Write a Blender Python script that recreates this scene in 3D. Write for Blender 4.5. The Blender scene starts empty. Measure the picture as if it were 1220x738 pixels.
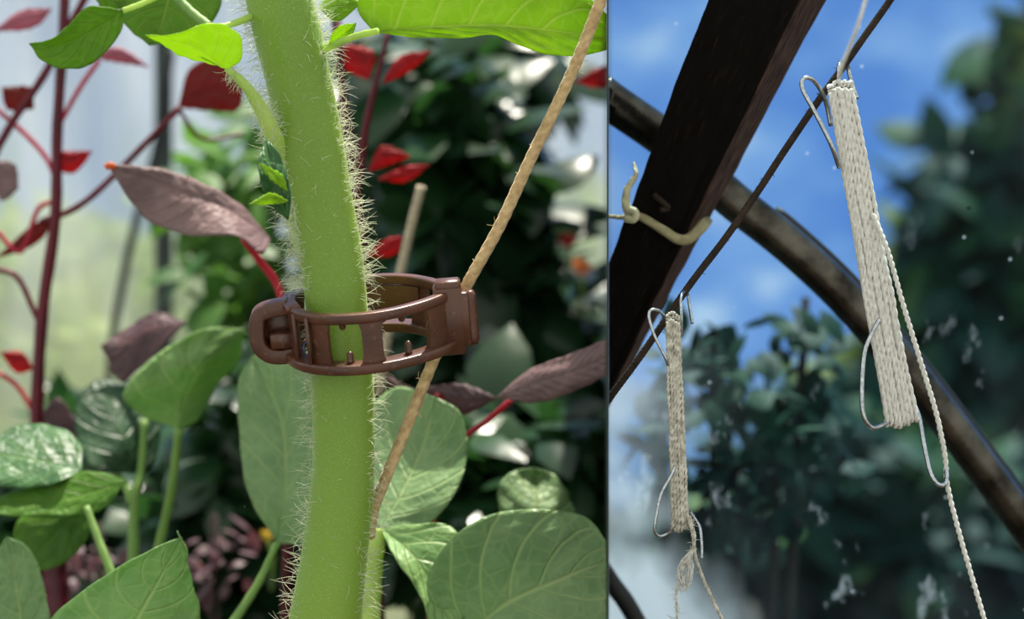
import bpy, bmesh, math, random
from mathutils import Vector, Matrix, noise

# ------------------------------------------------------------------ camera, sky, sun, exposure
SC = bpy.context.scene
COL = SC.collection
F = 0.60                       # distance of the sharp plane (m)
S = 0.00025                    # metres per photo pixel on that plane
CZ = 1.20                      # eye height
SEAM = 724

cam_d = bpy.data.cameras.new('camera')
cam = bpy.data.objects.new('camera', cam_d)
COL.objects.link(cam)
cam.location = (0, 0, CZ)
cam.rotation_euler = (math.pi / 2, 0, 0)
cam_d.sensor_width = 36
cam_d.lens = 36 * F / (1220 * S)
cam_d.clip_start = 0.02
cam_d.clip_end = 200
cam_d.dof.use_dof = True
cam_d.dof.focus_distance = F
cam_d.dof.aperture_fstop = 11.0
SC.camera = cam

SC.view_settings.view_transform = 'Standard'
SC.view_settings.look = 'None'
SC.view_settings.gamma = 1
SC.view_settings.use_curve_mapping = False
SC.view_settings.exposure = 0.0

world = bpy.data.worlds.new('world')
SC.world = world
world.use_nodes = True
wn = world.node_tree
for n in list(wn.nodes):
    wn.nodes.remove(n)
wo = wn.nodes.new('ShaderNodeOutputWorld')
wb = wn.nodes.new('ShaderNodeBackground')
tc = wn.nodes.new('ShaderNodeTexCoord')
n1 = wn.nodes.new('ShaderNodeTexNoise')
n1.inputs['Scale'].default_value = 13.0
n1.inputs['Detail'].default_value = 5.0
n1.inputs['Roughness'].default_value = 0.55
mp = wn.nodes.new('ShaderNodeMapping')
mp.inputs['Location'].default_value = (3.1, 0.4, 1.7)
mp.inputs['Scale'].default_value = (1.0, 1.0, 1.6)
wn.links.new(tc.outputs['Generated'], mp.inputs['Vector'])
wn.links.new(mp.outputs['Vector'], n1.inputs['Vector'])
cr = wn.nodes.new('ShaderNodeValToRGB')
cr.color_ramp.elements[0].position = 0.40
cr.color_ramp.elements[0].color = (0.13, 0.29, 0.70, 1)
cr.color_ramp.elements[1].position = 0.74
cr.color_ramp.elements[1].color = (0.75, 0.85, 0.95, 1)
e = cr.color_ramp.elements.new(0.58)
e.color = (0.26, 0.44, 0.80, 1)
wn.links.new(n1.outputs['Fac'], cr.inputs['Fac'])
sx = wn.nodes.new('ShaderNodeSeparateXYZ')
wn.links.new(tc.outputs['Generated'], sx.inputs[0])
mr = wn.nodes.new('ShaderNodeMapRange')
mr.interpolation_type = 'SMOOTHSTEP'
mr.inputs['From Min'].default_value = 0.75
mr.inputs['From Max'].default_value = 0.1
wn.links.new(sx.outputs[1], mr.inputs['Value'])
mx = wn.nodes.new('ShaderNodeMix')
mx.data_type = 'RGBA'
mx.inputs[7].default_value = (0.86, 0.90, 0.82, 1)     # bright hazy sky out of view, added as warm fill light
wn.links.new(mr.outputs['Result'], mx.inputs[0])
wn.links.new(cr.outputs['Color'], mx.inputs[6])
wn.links.new(mx.outputs[2], wb.inputs['Color'])
wb.inputs['Strength'].default_value = 1.0
wn.links.new(wb.outputs['Background'], wo.inputs['Surface'])

sun_d = bpy.data.lights.new('sun', 'SUN')
sun_d.energy = 9.0
sun_d.angle = math.radians(0.8)
sun_d.color = (1.0, 0.93, 0.80)
sun = bpy.data.objects.new('sun', sun_d)
COL.objects.link(sun)
to_sun = Vector((0.10, 0.30, 0.92))
sun.rotation_euler = to_sun.to_track_quat('Z', 'Y').to_euler()
sun.location = (1, -1, 4)


# ------------------------------------------------------------------ helpers
def P(x, y, D=F):
    k = S / F * D
    return Vector(((x - 610) * k, D, CZ + (369 - y) * k))


def px(D=F):
    return S / F * D


def hexc(r, g, b):
    def f(c):
        c /= 255
        return c / 12.92 if c < 0.04045 else ((c + 0.055) / 1.055) ** 2.4
    return (f(r), f(g), f(b), 1)


class N:
    """small node helper"""
    def __init__(self, name):
        self.m = bpy.data.materials.new(name)
        self.m.use_nodes = True
        self.t = self.m.node_tree
        for n in list(self.t.nodes):
            self.t.nodes.remove(n)
        self.out = self.new('ShaderNodeOutputMaterial')

    def new(self, kind, **kw):
        n = self.t.nodes.new(kind)
        for k, v in kw.items():
            setattr(n, k, v)
        return n

    def link(self, a, b):
        self.t.links.new(a, b)

    def val(self, node, key, v):
        node.inputs[key].default_value = v

    def coord(self, kind='Object', scale=(1, 1, 1)):
        tc = self.new('ShaderNodeTexCoord')
        m = self.new('ShaderNodeMapping')
        m.inputs['Scale'].default_value = scale
        self.link(tc.outputs[kind], m.inputs['Vector'])
        return m.outputs['Vector']

    def noise(self, scale, detail=3, vec=None, rough=0.5):
        n = self.new('ShaderNodeTexNoise')
        n.inputs['Scale'].default_value = scale
        n.inputs['Detail'].default_value = detail
        n.inputs['Roughness'].default_value = rough
        if vec is None:
            vec = self.coord()
        self.link(vec, n.inputs['Vector'])
        return n.outputs['Fac']

    def ramp(self, fac, stops):
        r = self.new('ShaderNodeValToRGB')
        els = r.color_ramp.elements
        els[0].position, els[0].color = stops[0]
        els[1].position, els[1].color = stops[-1]
        for p, c in stops[1:-1]:
            e = els.new(p)
            e.color = c
        self.link(fac, r.inputs['Fac'])
        return r.outputs['Color']

    def math(self, op, a, b=None, c=None):
        n = self.new('ShaderNodeMath', operation=op)
        for i, v in enumerate((a, b, c)):
            if v is None:
                continue
            if isinstance(v, (int, float)):
                n.inputs[i].default_value = v
            else:
                self.link(v, n.inputs[i])
        return n.outputs[0]

    def mix(self, fac, a, b):
        n = self.new('ShaderNodeMix', data_type='RGBA')
        for key, v in ((0, fac), (6, a), (7, b)):
            if isinstance(v, (int, float)):
                n.inputs[key].default_value = v
            elif isinstance(v, tuple):
                n.inputs[key].default_value = v
            else:
                self.link(v, n.inputs[key])
        return n.outputs[2]

    def bump(self, h, strength=0.5, dist=0.001):
        n = self.new('ShaderNodeBump')
        n.inputs['Strength'].default_value = strength
        n.inputs['Distance'].default_value = dist
        self.link(h, n.inputs['Height'])
        return n.outputs['Normal']

    def bsdf(self, color, rough=0.6, metal=0.0, normal=None, spec=0.5, sheen=0.0):
        b = self.new('ShaderNodeBsdfPrincipled')
        if isinstance(color, tuple):
            b.inputs['Base Color'].default_value = color
        else:
            self.link(color, b.inputs['Base Color'])
        if isinstance(rough, (int, float)):
            b.inputs['Roughness'].default_value = rough
        else:
            self.link(rough, b.inputs['Roughness'])
        b.inputs['Metallic'].default_value = metal
        b.inputs['Specular IOR Level'].default_value = spec
        b.inputs['Sheen Weight'].default_value = sheen
        if normal is not None:
            self.link(normal, b.inputs['Normal'])
        return b.outputs[0]

    def translucent(self, color):
        t = self.new('ShaderNodeBsdfTranslucent')
        if isinstance(color, tuple):
            t.inputs['Color'].default_value = color
        else:
            self.link(color, t.inputs['Color'])
        return t.outputs[0]

    def mixsh(self, fac, a, b):
        m = self.new('ShaderNodeMixShader')
        if isinstance(fac, (int, float)):
            m.inputs[0].default_value = fac
        else:
            self.link(fac, m.inputs[0])
        self.link(a, m.inputs[1])
        self.link(b, m.inputs[2])
        return m.outputs[0]

    def done(self, sh):
        self.link(sh, self.out.inputs['Surface'])
        return self.m


def leaf_material(name, dark, mid, vein, trans, tf=0.4, nveins=7.0, rough=0.5, vein_amt=0.7, slope=1.9):
    """dark/mid = blade colours, vein = vein colour, trans = colour of light coming through"""
    n = N(name)
    tc = n.new('ShaderNodeTexCoord')
    sep = n.new('ShaderNodeSeparateXYZ')
    n.link(tc.outputs['UV'], sep.inputs[0])
    u, v = sep.outputs[0], sep.outputs[1]
    a = n.math('ABSOLUTE', n.math('SUBTRACT', v, 0.5))
    wob = n.math('MULTIPLY', n.math('SUBTRACT', n.noise(90, 2), 0.5), 0.05)
    aw = n.math('ADD', a, wob)
    midrib = n.math('SUBTRACT', 1.0, n.math('MINIMUM', n.math('MULTIPLY', a, 38.0), 1.0))
    ph = n.math('FRACT', n.math('SUBTRACT', n.math('MULTIPLY', u, nveins), n.math('MULTIPLY', aw, slope * 2)))
    d = n.math('ABSOLUTE', n.math('SUBTRACT', ph, 0.5))
    side = n.math('SUBTRACT', 1.0, n.math('MINIMUM', n.math('MULTIPLY', d, 11.0), 1.0))
    # a fine net between the veins
    vor = n.new('ShaderNodeTexVoronoi', feature='DISTANCE_TO_EDGE')
    vor.inputs['Scale'].default_value = 160
    n.link(n.coord(), vor.inputs['Vector'])
    net = n.math('SUBTRACT', 1.0, n.math('MINIMUM', n.math('MULTIPLY', vor.outputs['Distance'], 9.0), 1.0))
    veins = n.math('MAXIMUM', n.math('MAXIMUM', midrib, n.math('MULTIPLY', side, 0.75)), n.math('MULTIPLY', net, 0.22))
    base = n.ramp(n.noise(55, 4), [(0.32, dark), (0.68, mid)])
    colr = n.mix(n.math('MINIMUM', n.math('MULTIPLY', veins, vein_amt * 1.35), 1.0), base, vein)
    nm = n.bump(n.math('SUBTRACT', n.math('ADD', n.noise(110, 2), n.math('MULTIPLY', n.noise(320, 2), 0.4)), n.math('MULTIPLY', veins, 0.45)), 0.9, 0.0014)
    sh = n.bsdf(colr, rough, 0, nm, 0.3)
    tcol = n.mix(n.math('MULTIPLY', veins, 0.6), trans, vein)
    return n.done(n.mixsh(tf, sh, n.translucent(tcol)))


M = {}
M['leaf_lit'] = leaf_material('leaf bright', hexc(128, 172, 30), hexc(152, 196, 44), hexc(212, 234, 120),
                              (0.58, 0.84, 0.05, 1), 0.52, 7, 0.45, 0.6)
M['leaf_top'] = leaf_material('leaf top', hexc(84, 124, 36), hexc(108, 152, 48), hexc(150, 180, 80), (0.3, 0.55, 0.04, 1), 0.35, 6)
M['leaf_soft'] = leaf_material('leaf soft green', hexc(108, 142, 96), hexc(140, 170, 120), hexc(178, 202, 138), (0.25, 0.5, 0.12, 1), 0.25, 6, 0.42)
M['leaf_pale'] = leaf_material('leaf pale', hexc(120, 160, 100), hexc(150, 185, 118), hexc(185, 210, 140), (0.3, 0.6, 0.12, 1), 0.3, 6, 0.42)
M['leaf_mid'] = leaf_material('leaf mid green', hexc(50, 92, 55), hexc(84, 128, 80), hexc(128, 165, 105), (0.15, 0.35, 0.06, 1), 0.25, 5, 0.4)
M['leaf_dark'] = leaf_material('leaf dark green', hexc(38, 66, 48), hexc(60, 92, 64), hexc(88, 118, 84), (0.06, 0.18, 0.04, 1), 0.2, 5, 0.45)
M['leaf_under'] = leaf_material('leaf yellow green', hexc(60, 105, 25), hexc(90, 135, 40), hexc(120, 160, 70), (0.2, 0.45, 0.03, 1), 0.3, 5, 0.5)
M['mauve'] = leaf_material('mauve leaf', hexc(112, 88, 92), hexc(146, 118, 120), hexc(165, 138, 136), (0.3, 0.13, 0.13, 1), 0.15, 11, 0.5, 0.5, 2.6)
M['mauve_dark'] = leaf_material('dark mauve leaf', hexc(76, 58, 66), hexc(102, 82, 88), hexc(150, 100, 105), (0.25, 0.08, 0.1, 1), 0.2, 8)
M['red_leaf'] = leaf_material('red leaf', hexc(140, 18, 28), hexc(180, 30, 40), hexc(205, 60, 70), (0.8, 0.03, 0.04, 1), 0.4, 6)
M['maroon_leaf'] = leaf_material('maroon leaf', hexc(105, 28, 25), hexc(130, 40, 34), hexc(140, 50, 55), (0.5, 0.04, 0.03, 1), 0.35, 6)
M['pink_leaf'] = leaf_material('pink leaf', hexc(165, 90, 110), hexc(195, 120, 140), hexc(210, 140, 150), (0.7, 0.2, 0.28, 1), 0.3, 6)


def simple(name, c1, c2, scale=60, rough=0.6, tf=0.0, tcol=None, bump=0.3, bd=0.0005, spec=0.4, stretch=(1, 1, 1), metal=0.0, sheen=0.0):
    n = N(name)
    v = n.coord('Object', stretch)
    f = n.noise(scale, 4, v)
    c = n.ramp(f, [(0.3, c1), (0.7, c2)])
    nm = n.bump(n.noise(scale * 3, 2, v), bump, bd)
    sh = n.bsdf(c, rough, metal, nm, spec, sheen)
    if tf:
        sh = n.mixsh(tf, sh, n.translucent(tcol or c2))
    return n.done(sh)


M['stalk'] = simple('pale stalk', hexc(120, 160, 85), hexc(150, 185, 105), 80, 0.5, 0.25)
M['stalk_lit'] = simple('bright stalk', hexc(175, 210, 95), hexc(215, 235, 140), 80, 0.5, 0.35, (0.8, 0.98, 0.35, 1))  # stalk copy with strong sunlight put into its colour
M['red_stem'] = simple('red stem', hexc(78, 14, 30), hexc(112, 24, 44), 60, 0.4, 0.1, (0.7, 0.05, 0.1, 1))
M['crimson_stem'] = simple('crimson stem', hexc(170, 35, 60), hexc(200, 55, 80), 60, 0.4, 0.2, (0.8, 0.05, 0.1, 1))
M['maroon_stem'] = simple('maroon stem', hexc(62, 18, 28), hexc(95, 30, 45), 60, 0.45)
M['hair'] = simple('plant hair', hexc(225, 232, 200), hexc(248, 250, 235), 300, 0.3, 0.5, (0.98, 1.0, 0.85, 1), 0)
M['soil'] = simple('soil', hexc(40, 32, 26), hexc(70, 60, 42), 6, 0.95)
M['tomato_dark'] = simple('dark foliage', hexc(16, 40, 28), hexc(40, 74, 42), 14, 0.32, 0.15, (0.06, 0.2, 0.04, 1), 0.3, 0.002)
M['foliage_green'] = simple('green foliage', hexc(50, 92, 40), hexc(84, 128, 52), 12, 0.5, 0.3, (0.18, 0.42, 0.05, 1), 0.3, 0.002)
M['foliage_far'] = simple('hedge foliage', hexc(110, 140, 60), hexc(160, 180, 92), 8, 0.6, 0.35, (0.4, 0.6, 0.12, 1), 0.3, 0.002)
M['tree_leaf'] = simple('tree foliage', hexc(10, 34, 32), hexc(24, 50, 38), 5, 0.6, 0.1, (0.05, 0.14, 0.03, 1), 0.2, 0.002, 0.2)
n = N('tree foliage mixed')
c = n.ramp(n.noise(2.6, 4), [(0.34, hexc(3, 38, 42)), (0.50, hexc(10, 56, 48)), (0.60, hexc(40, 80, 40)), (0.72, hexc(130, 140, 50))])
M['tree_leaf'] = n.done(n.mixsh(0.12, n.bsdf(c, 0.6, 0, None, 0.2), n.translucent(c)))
M['tree_leaf_lit'] = simple('light tree foliage', hexc(70, 92, 40), hexc(120, 128, 55), 5, 0.6, 0.2, (0.2, 0.3, 0.05, 1), 0.2, 0.002, 0.2)  # sunlit copy of the dark tree foliage, the sunlight put into its colour
M['bark'] = simple('bark', hexc(30, 24, 20), hexc(52, 42, 34), 30, 0.9, stretch=(1, 1, .2))
M['orange'] = simple('orange flower', hexc(205, 90, 40), hexc(225, 125, 70), 50, 0.5, 0.3, (0.9, 0.3, 0.1, 1))
M['yellow'] = simple('yellow flower', hexc(190, 150, 30), hexc(215, 180, 50), 50, 0.5, 0.3, (0.9, 0.6, 0.1, 1))
M['steel'] = simple('galvanised wire', hexc(165, 170, 178), hexc(215, 220, 228), 900, 0.22, metal=1.0, bump=0.15, bd=0.0001)
M['twine_pale'] = simple('jute pale', hexc(178, 160, 132), hexc(222, 208, 182), 500, 0.85, 0.1, bump=0.6, bd=0.0002, sheen=0.3)
M['twine_cream'] = simple('cream twine', hexc(218, 212, 204), hexc(248, 245, 240), 700, 0.8, 0.1, bump=0.6, bd=0.0002, sheen=0.3)
M['twine_jute'] = simple('jute twine', hexc(184, 150, 104), hexc(232, 200, 152), 400, 0.85, 0.1, bump=0.8, bd=0.0003, sheen=0.2)
M['twine_grey'] = simple('weathered twine', hexc(158, 150, 138), hexc(240, 234, 222), 600, 0.85, 0.1, bump=0.6, bd=0.0002)
M['rope_dark'] = simple('dark rope', hexc(28, 20, 16), hexc(58, 42, 30), 400, 0.85, bump=0.8, bd=0.0003)
M['rubber'] = simple('black rubber', hexc(16, 17, 18), hexc(30, 31, 32), 60, 0.6)
M['post'] = simple('grey post', hexc(44, 54, 54), hexc(72, 82, 80), 14, 0.5, metal=0.2, stretch=(1, 1, .15))
M['cloth'] = simple('cream cloth', hexc(205, 200, 165), hexc(230, 225, 195), 200, 0.9, 0.15)
M['cloth_tie'] = simple('khaki cloth', hexc(140, 130, 98), hexc(182, 172, 135), 200, 0.9, 0.1)
M['divider'] = simple('divider board', hexc(34, 46, 42), hexc(52, 64, 56), 5, 0.7)

# stem of the tomato: fine speckle and long faint streaks
n = N('tomato stem skin')
c = n.ramp(n.noise(14, 3, n.coord('Object', (1, 1, .3))), [(0.3, hexc(102, 138, 32)), (0.7, hexc(130, 164, 48))])
sp = n.noise(2600, 2)
c = n.mix(n.math('MULTIPLY', n.math('GREATER_THAN', sp, 0.60), 0.22), c, hexc(190, 205, 120))
b = n.new('ShaderNodeBsdfPrincipled')
n.link(c, b.inputs['Base Color'])
b.inputs['Roughness'].default_value = 0.42
b.inputs['Subsurface Weight'].default_value = 0.35
b.inputs['Subsurface Radius'].default_value = (0.6, 1.0, 0.2)
b.inputs['Subsurface Scale'].default_value = 0.004
b.inputs['Sheen Weight'].default_value = 0.5
b.inputs['Sheen Tint'].default_value = (0.8, 1, 0.4, 1)
n.link(n.bump(n.noise(1300, 3), 0.5, 0.0003), b.inputs['Normal'])
M['stem'] = n.done(b.outputs[0])

# clip plastic
n = N('brown plastic')
c = n.ramp(n.noise(90, 4), [(0.3, hexc(70, 38, 26)), (0.7, hexc(100, 58, 42))])
dust = n.noise(600, 3)
c = n.mix(n.math('MULTIPLY', n.math('GREATER_THAN', dust, 0.64), 0.14), c, hexc(165, 135, 115))
M['clip'] = n.done(n.bsdf(c, 0.33, 0, n.bump(n.noise(700, 3), 0.25, 0.0002), 0.6))

# old rafter
n = N('dark rafter wood')
v = n.coord('Object', (1, 1, 1))
tc = n.new('ShaderNodeTexCoord')
mpp = n.new('ShaderNodeMapping')
mpp.inputs['Scale'].default_value = (22, 1.2, 1)
n.link(tc.outputs['UV'], mpp.inputs['Vector'])
g = n.noise(3.0, 6, mpp.outputs['Vector'], 0.65)
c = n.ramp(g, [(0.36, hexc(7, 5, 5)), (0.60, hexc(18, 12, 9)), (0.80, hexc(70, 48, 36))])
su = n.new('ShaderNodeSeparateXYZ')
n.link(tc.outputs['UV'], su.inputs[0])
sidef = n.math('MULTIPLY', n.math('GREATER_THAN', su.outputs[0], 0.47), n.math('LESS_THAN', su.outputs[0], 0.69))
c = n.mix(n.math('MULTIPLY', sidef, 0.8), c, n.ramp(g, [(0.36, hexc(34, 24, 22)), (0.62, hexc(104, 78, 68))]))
M['rafter'] = n.done(n.bsdf(c, 0.8, 0, n.bump(g, 0.8, 0.0012), 0.15))

# galvanised pipe
n = N('pipe metal')
g = n.noise(60, 5, n.coord('Object', (1, 1, 1)), 0.6)
c = n.ramp(g, [(0.35, hexc(44, 40, 36)), (0.65, hexc(104, 98, 90))])
M['pipe'] = n.done(n.bsdf(c, n.math('ADD', n.math('MULTIPLY', g, 0.25), 0.14), 0.9, n.bump(n.noise(700, 3), 0.3, 0.0003), 0.5))

# milky greenhouse film of the left bay
n = N('milky film')
tr = n.new('ShaderNodeBsdfTransparent')
tr.inputs['Color'].default_value = (0.92, 0.96, 0.95, 1)
st = n.noise(5, 4, n.coord('Object', (4, 1, .35)))
mcol = n.ramp(st, [(0.3, (0.74, 0.80, 0.78, 1)), (0.7, (0.93, 0.96, 0.95, 1))])
# yellow-green light of the plants outside, put into the sheet's colour low down
zz = n.new('ShaderNodeSeparateXYZ')
n.link(n.coord(), zz.inputs[0])
green_through = n.math('ADD', n.math('MULTIPLY', n.math('SUBTRACT', 1.42, zz.outputs[2]), 2.2), n.math('MULTIPLY', n.math('SUBTRACT', n.noise(7, 4, n.coord('Object', (3, 1, .5))), 0.5), 2.0))
green_through = n.math('MINIMUM', n.math('MAXIMUM', green_through, 0.0), 0.85)
mcol = n.mix(green_through, mcol, (0.70, 0.82, 0.42, 1))
df = n.bsdf(mcol, 0.35, 0, None, 0.4)
tl = n.translucent(mcol)
body = n.mixsh(0.35, df, tl)
fac = n.math('ADD', n.math('MULTIPLY', st, 0.3), 0.52)
M['film_milky'] = n.done(n.mixsh(fac, tr.outputs[0], body))

# clear wet film of the right bay
n = N('clear film')
tr = n.new('ShaderNodeBsdfTransparent')
tr.inputs['Color'].default_value = (0.66, 0.84, 0.92, 1)
dirt_and_glare = n.bsdf((0.60, 0.76, 0.90, 1), 0.5, 0, None, 0.3)  # shared by the specks and the painted glare below
dirt_glare_t = n.mixsh(0.4, dirt_and_glare, n.translucent((0.55, 0.72, 0.88, 1)))
haze = n.noise(7, 3)
specks = n.new('ShaderNodeTexVoronoi')
specks.inputs['Scale'].default_value = 120
n.link(n.coord(), specks.inputs['Vector'])
sepc = n.new('ShaderNodeSeparateColor')
n.link(specks.outputs['Color'], sepc.inputs[0])
dot = n.math('MULTIPLY', n.math('LESS_THAN', specks.outputs['Distance'], 0.075), n.math('GREATER_THAN', sepc.outputs[0], 0.72))
f1 = n.math('ADD', n.math('MULTIPLY', n.math('MAXIMUM', n.math('SUBTRACT', haze, 0.48), 0.0), 0.18), 0.004)
f2 = n.math('MINIMUM', n.math('ADD', f1, n.math('MULTIPLY', dot, 0.5)), 1.0)
# film glare and sky gaps painted as whitish smears, thickest in the low corner by the divider
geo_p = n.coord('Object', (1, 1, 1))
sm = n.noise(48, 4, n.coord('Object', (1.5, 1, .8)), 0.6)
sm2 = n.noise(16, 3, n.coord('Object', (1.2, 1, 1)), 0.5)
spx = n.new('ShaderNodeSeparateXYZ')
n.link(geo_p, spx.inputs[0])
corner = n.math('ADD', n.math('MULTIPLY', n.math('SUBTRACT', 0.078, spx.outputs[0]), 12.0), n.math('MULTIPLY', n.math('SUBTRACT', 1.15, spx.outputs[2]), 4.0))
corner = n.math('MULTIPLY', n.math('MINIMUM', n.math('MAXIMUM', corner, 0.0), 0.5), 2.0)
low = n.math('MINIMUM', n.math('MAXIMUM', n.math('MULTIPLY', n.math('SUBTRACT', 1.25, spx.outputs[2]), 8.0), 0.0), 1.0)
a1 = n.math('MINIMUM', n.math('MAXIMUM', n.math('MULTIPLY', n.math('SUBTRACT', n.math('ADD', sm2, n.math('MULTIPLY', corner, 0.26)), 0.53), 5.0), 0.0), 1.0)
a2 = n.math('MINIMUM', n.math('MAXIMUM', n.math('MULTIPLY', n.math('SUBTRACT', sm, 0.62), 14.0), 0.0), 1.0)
glare_smears = n.math('ADD', n.math('MULTIPLY', n.math('MULTIPLY', a1, n.math('ADD', corner, 0.03)), 0.85), n.math('MULTIPLY', n.math('MULTIPLY', a2, low), 0.30))
f2 = n.math('MINIMUM', n.math('ADD', f2, glare_smears), 1.0)
s1 = n.mixsh(f2, tr.outputs[0], dirt_glare_t)
gl = n.new('ShaderNodeBsdfGlossy')
gl.inputs['Roughness'].default_value = 0.12
gl.inputs['Color'].default_value = (0.9, 0.95, 1, 1)
fr = n.new('ShaderNodeFresnel')
fr.inputs['IOR'].default_value = 1.35
s2 = n.mixsh(n.math('MULTIPLY', fr.outputs[0], 0.25), s1, gl.outputs[0])
dark = n.bsdf((0.01, 0.01, 0.01, 1), 0.8)
sp2 = n.new('ShaderNodeTexVoronoi')
sp2.inputs['Scale'].default_value = 75
n.link(n.coord('Object', (1.0, 1.0, 1.6)), sp2.inputs['Vector'])
sepd = n.new('ShaderNodeSeparateColor')
n.link(sp2.outputs['Color'], sepd.inputs[0])
dd = n.math('MULTIPLY', n.math('LESS_THAN', sp2.outputs['Distance'], 0.07), n.math('GREATER_THAN', sepd.outputs[1], 0.90))
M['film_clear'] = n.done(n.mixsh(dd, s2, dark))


# ------------------------------------------------------------------ objects
def mesh_obj(name, verts, faces, mat, parent=None, smooth=True, uvs=None, cut=None):
    me = bpy.data.meshes.new(name)
    me.from_pydata([tuple(v) for v in verts], [], faces)
    if uvs is not None:
        uv = me.uv_layers.new(name='UVMap')
        for poly in me.polygons:
            for li in poly.loop_indices:
                uv.data[li].uv = uvs[me.loops[li].vertex_index]
    me.materials.append(mat)
    if smooth:
        me.polygons.foreach_set('use_smooth', [True] * len(me.polygons))
    if cut:
        cut_mesh(me, cut)
    me.update()
    o = bpy.data.objects.new(name, me)
    COL.objects.link(o)
    if parent is not None:
        o.parent = parent
        o.matrix_parent_inverse = Matrix.Identity(4)
        base = parent_world(parent)
        me.transform(Matrix.Translation(-base))
    return o


def parent_world(p):
    v = Vector((0, 0, 0))
    while p is not None:
        v += p.location
        p = p.parent
    return v


def cut_mesh(me, side):
    """trim where a mesh meets the dividing board between the two bays"""
    m = (SEAM - 610) * S / F
    nrm = Vector((1, -m, 0)).normalized()
    off = 0.0004
    bm = bmesh.new()
    bm.from_mesh(me)
    geom = bm.verts[:] + bm.edges[:] + bm.faces[:]
    if side == 'L':
        r = bmesh.ops.bisect_plane(bm, geom=geom, plane_co=-nrm * off, plane_no=nrm, clear_outer=True)
    else:
        r = bmesh.ops.bisect_plane(bm, geom=geom, plane_co=nrm * off, plane_no=nrm, clear_inner=True)
    edges = [g for g in r['geom_cut'] if isinstance(g, bmesh.types.BMEdge)]
    if edges and len(edges) < 400:
        try:
            bmesh.ops.holes_fill(bm, edges=edges, sides=0)
        except Exception:
            pass
    bm.to_mesh(me)
    bm.free()


def thing(name, label, cat, loc=(0, 0, 0), group=None):
    o = bpy.data.objects.new(name, None)
    o.empty_display_size = 0.02
    COL.objects.link(o)
    o.location = loc
    return tag(o, label, cat, group)


def tag(o, label, cat, group=None, kind=None):
    o['label'] = label
    o['category'] = cat
    if group:
        o['group'] = group
    if kind:
        o['kind'] = kind
    return o


def catmull(pts, n, closed=False):
    """resample a list of Vectors to n points, even in arc length"""
    pts = [Vector(p) for p in pts]
    dense = []
    m = len(pts)
    segs = m if closed else m - 1
    for i in range(segs):
        if closed:
            p0, p1, p2, p3 = pts[(i - 1) % m], pts[i], pts[(i + 1) % m], pts[(i + 2) % m]
        else:
            p1, p2 = pts[i], pts[i + 1]
            p0 = pts[i - 1] if i > 0 else p1 * 2 - p2
            p3 = pts[i + 2] if i + 2 < m else p2 * 2 - p1
        for k in range(16):
            t = k / 16
            dense.append(0.5 * ((2 * p1) + (p2 - p0) * t + (2 * p0 - 5 * p1 + 4 * p2 - p3) * t * t + (3 * p1 - p0 - 3 * p2 + p3) * t ** 3))
    dense.append(pts[0].copy() if closed else pts[-1].copy())
    L = [0.0]
    for i in range(1, len(dense)):
        L.append(L[-1] + (dense[i] - dense[i - 1]).length)
    out = []
    j = 0
    cnt = n if closed else n - 1
    for i in range(n):
        d = L[-1] * i / max(cnt, 1)
        while j < len(L) - 2 and L[j + 1] < d:
            j += 1
        s = (d - L[j]) / max(L[j + 1] - L[j], 1e-12)
        out.append(dense[j].lerp(dense[j + 1], min(max(s, 0), 1)))
    return out


def frames(path, closed=False):
    n = len(path)
    T = []
    for i in range(n):
        if closed:
            t = path[(i + 1) % n] - path[i - 1]
        else:
            t = path[min(i + 1, n - 1)] - path[max(i - 1, 0)]
        T.append(t.normalized() if t.length > 1e-12 else Vector((0, 0, 1)))
    ref = Vector((0, 1, 0)) if abs(T[0].y) < 0.8 else Vector((1, 0, 0))
    A = (ref - T[0] * ref.dot(T[0])).normalized()
    out = []
    for i in range(n):
        A = (A - T[i] * A.dot(T[i]))
        A = A.normalized() if A.length > 1e-9 else T[i].orthogonal().normalized()
        out.append((T[i], A.copy(), T[i].cross(A)))
    return out


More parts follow.
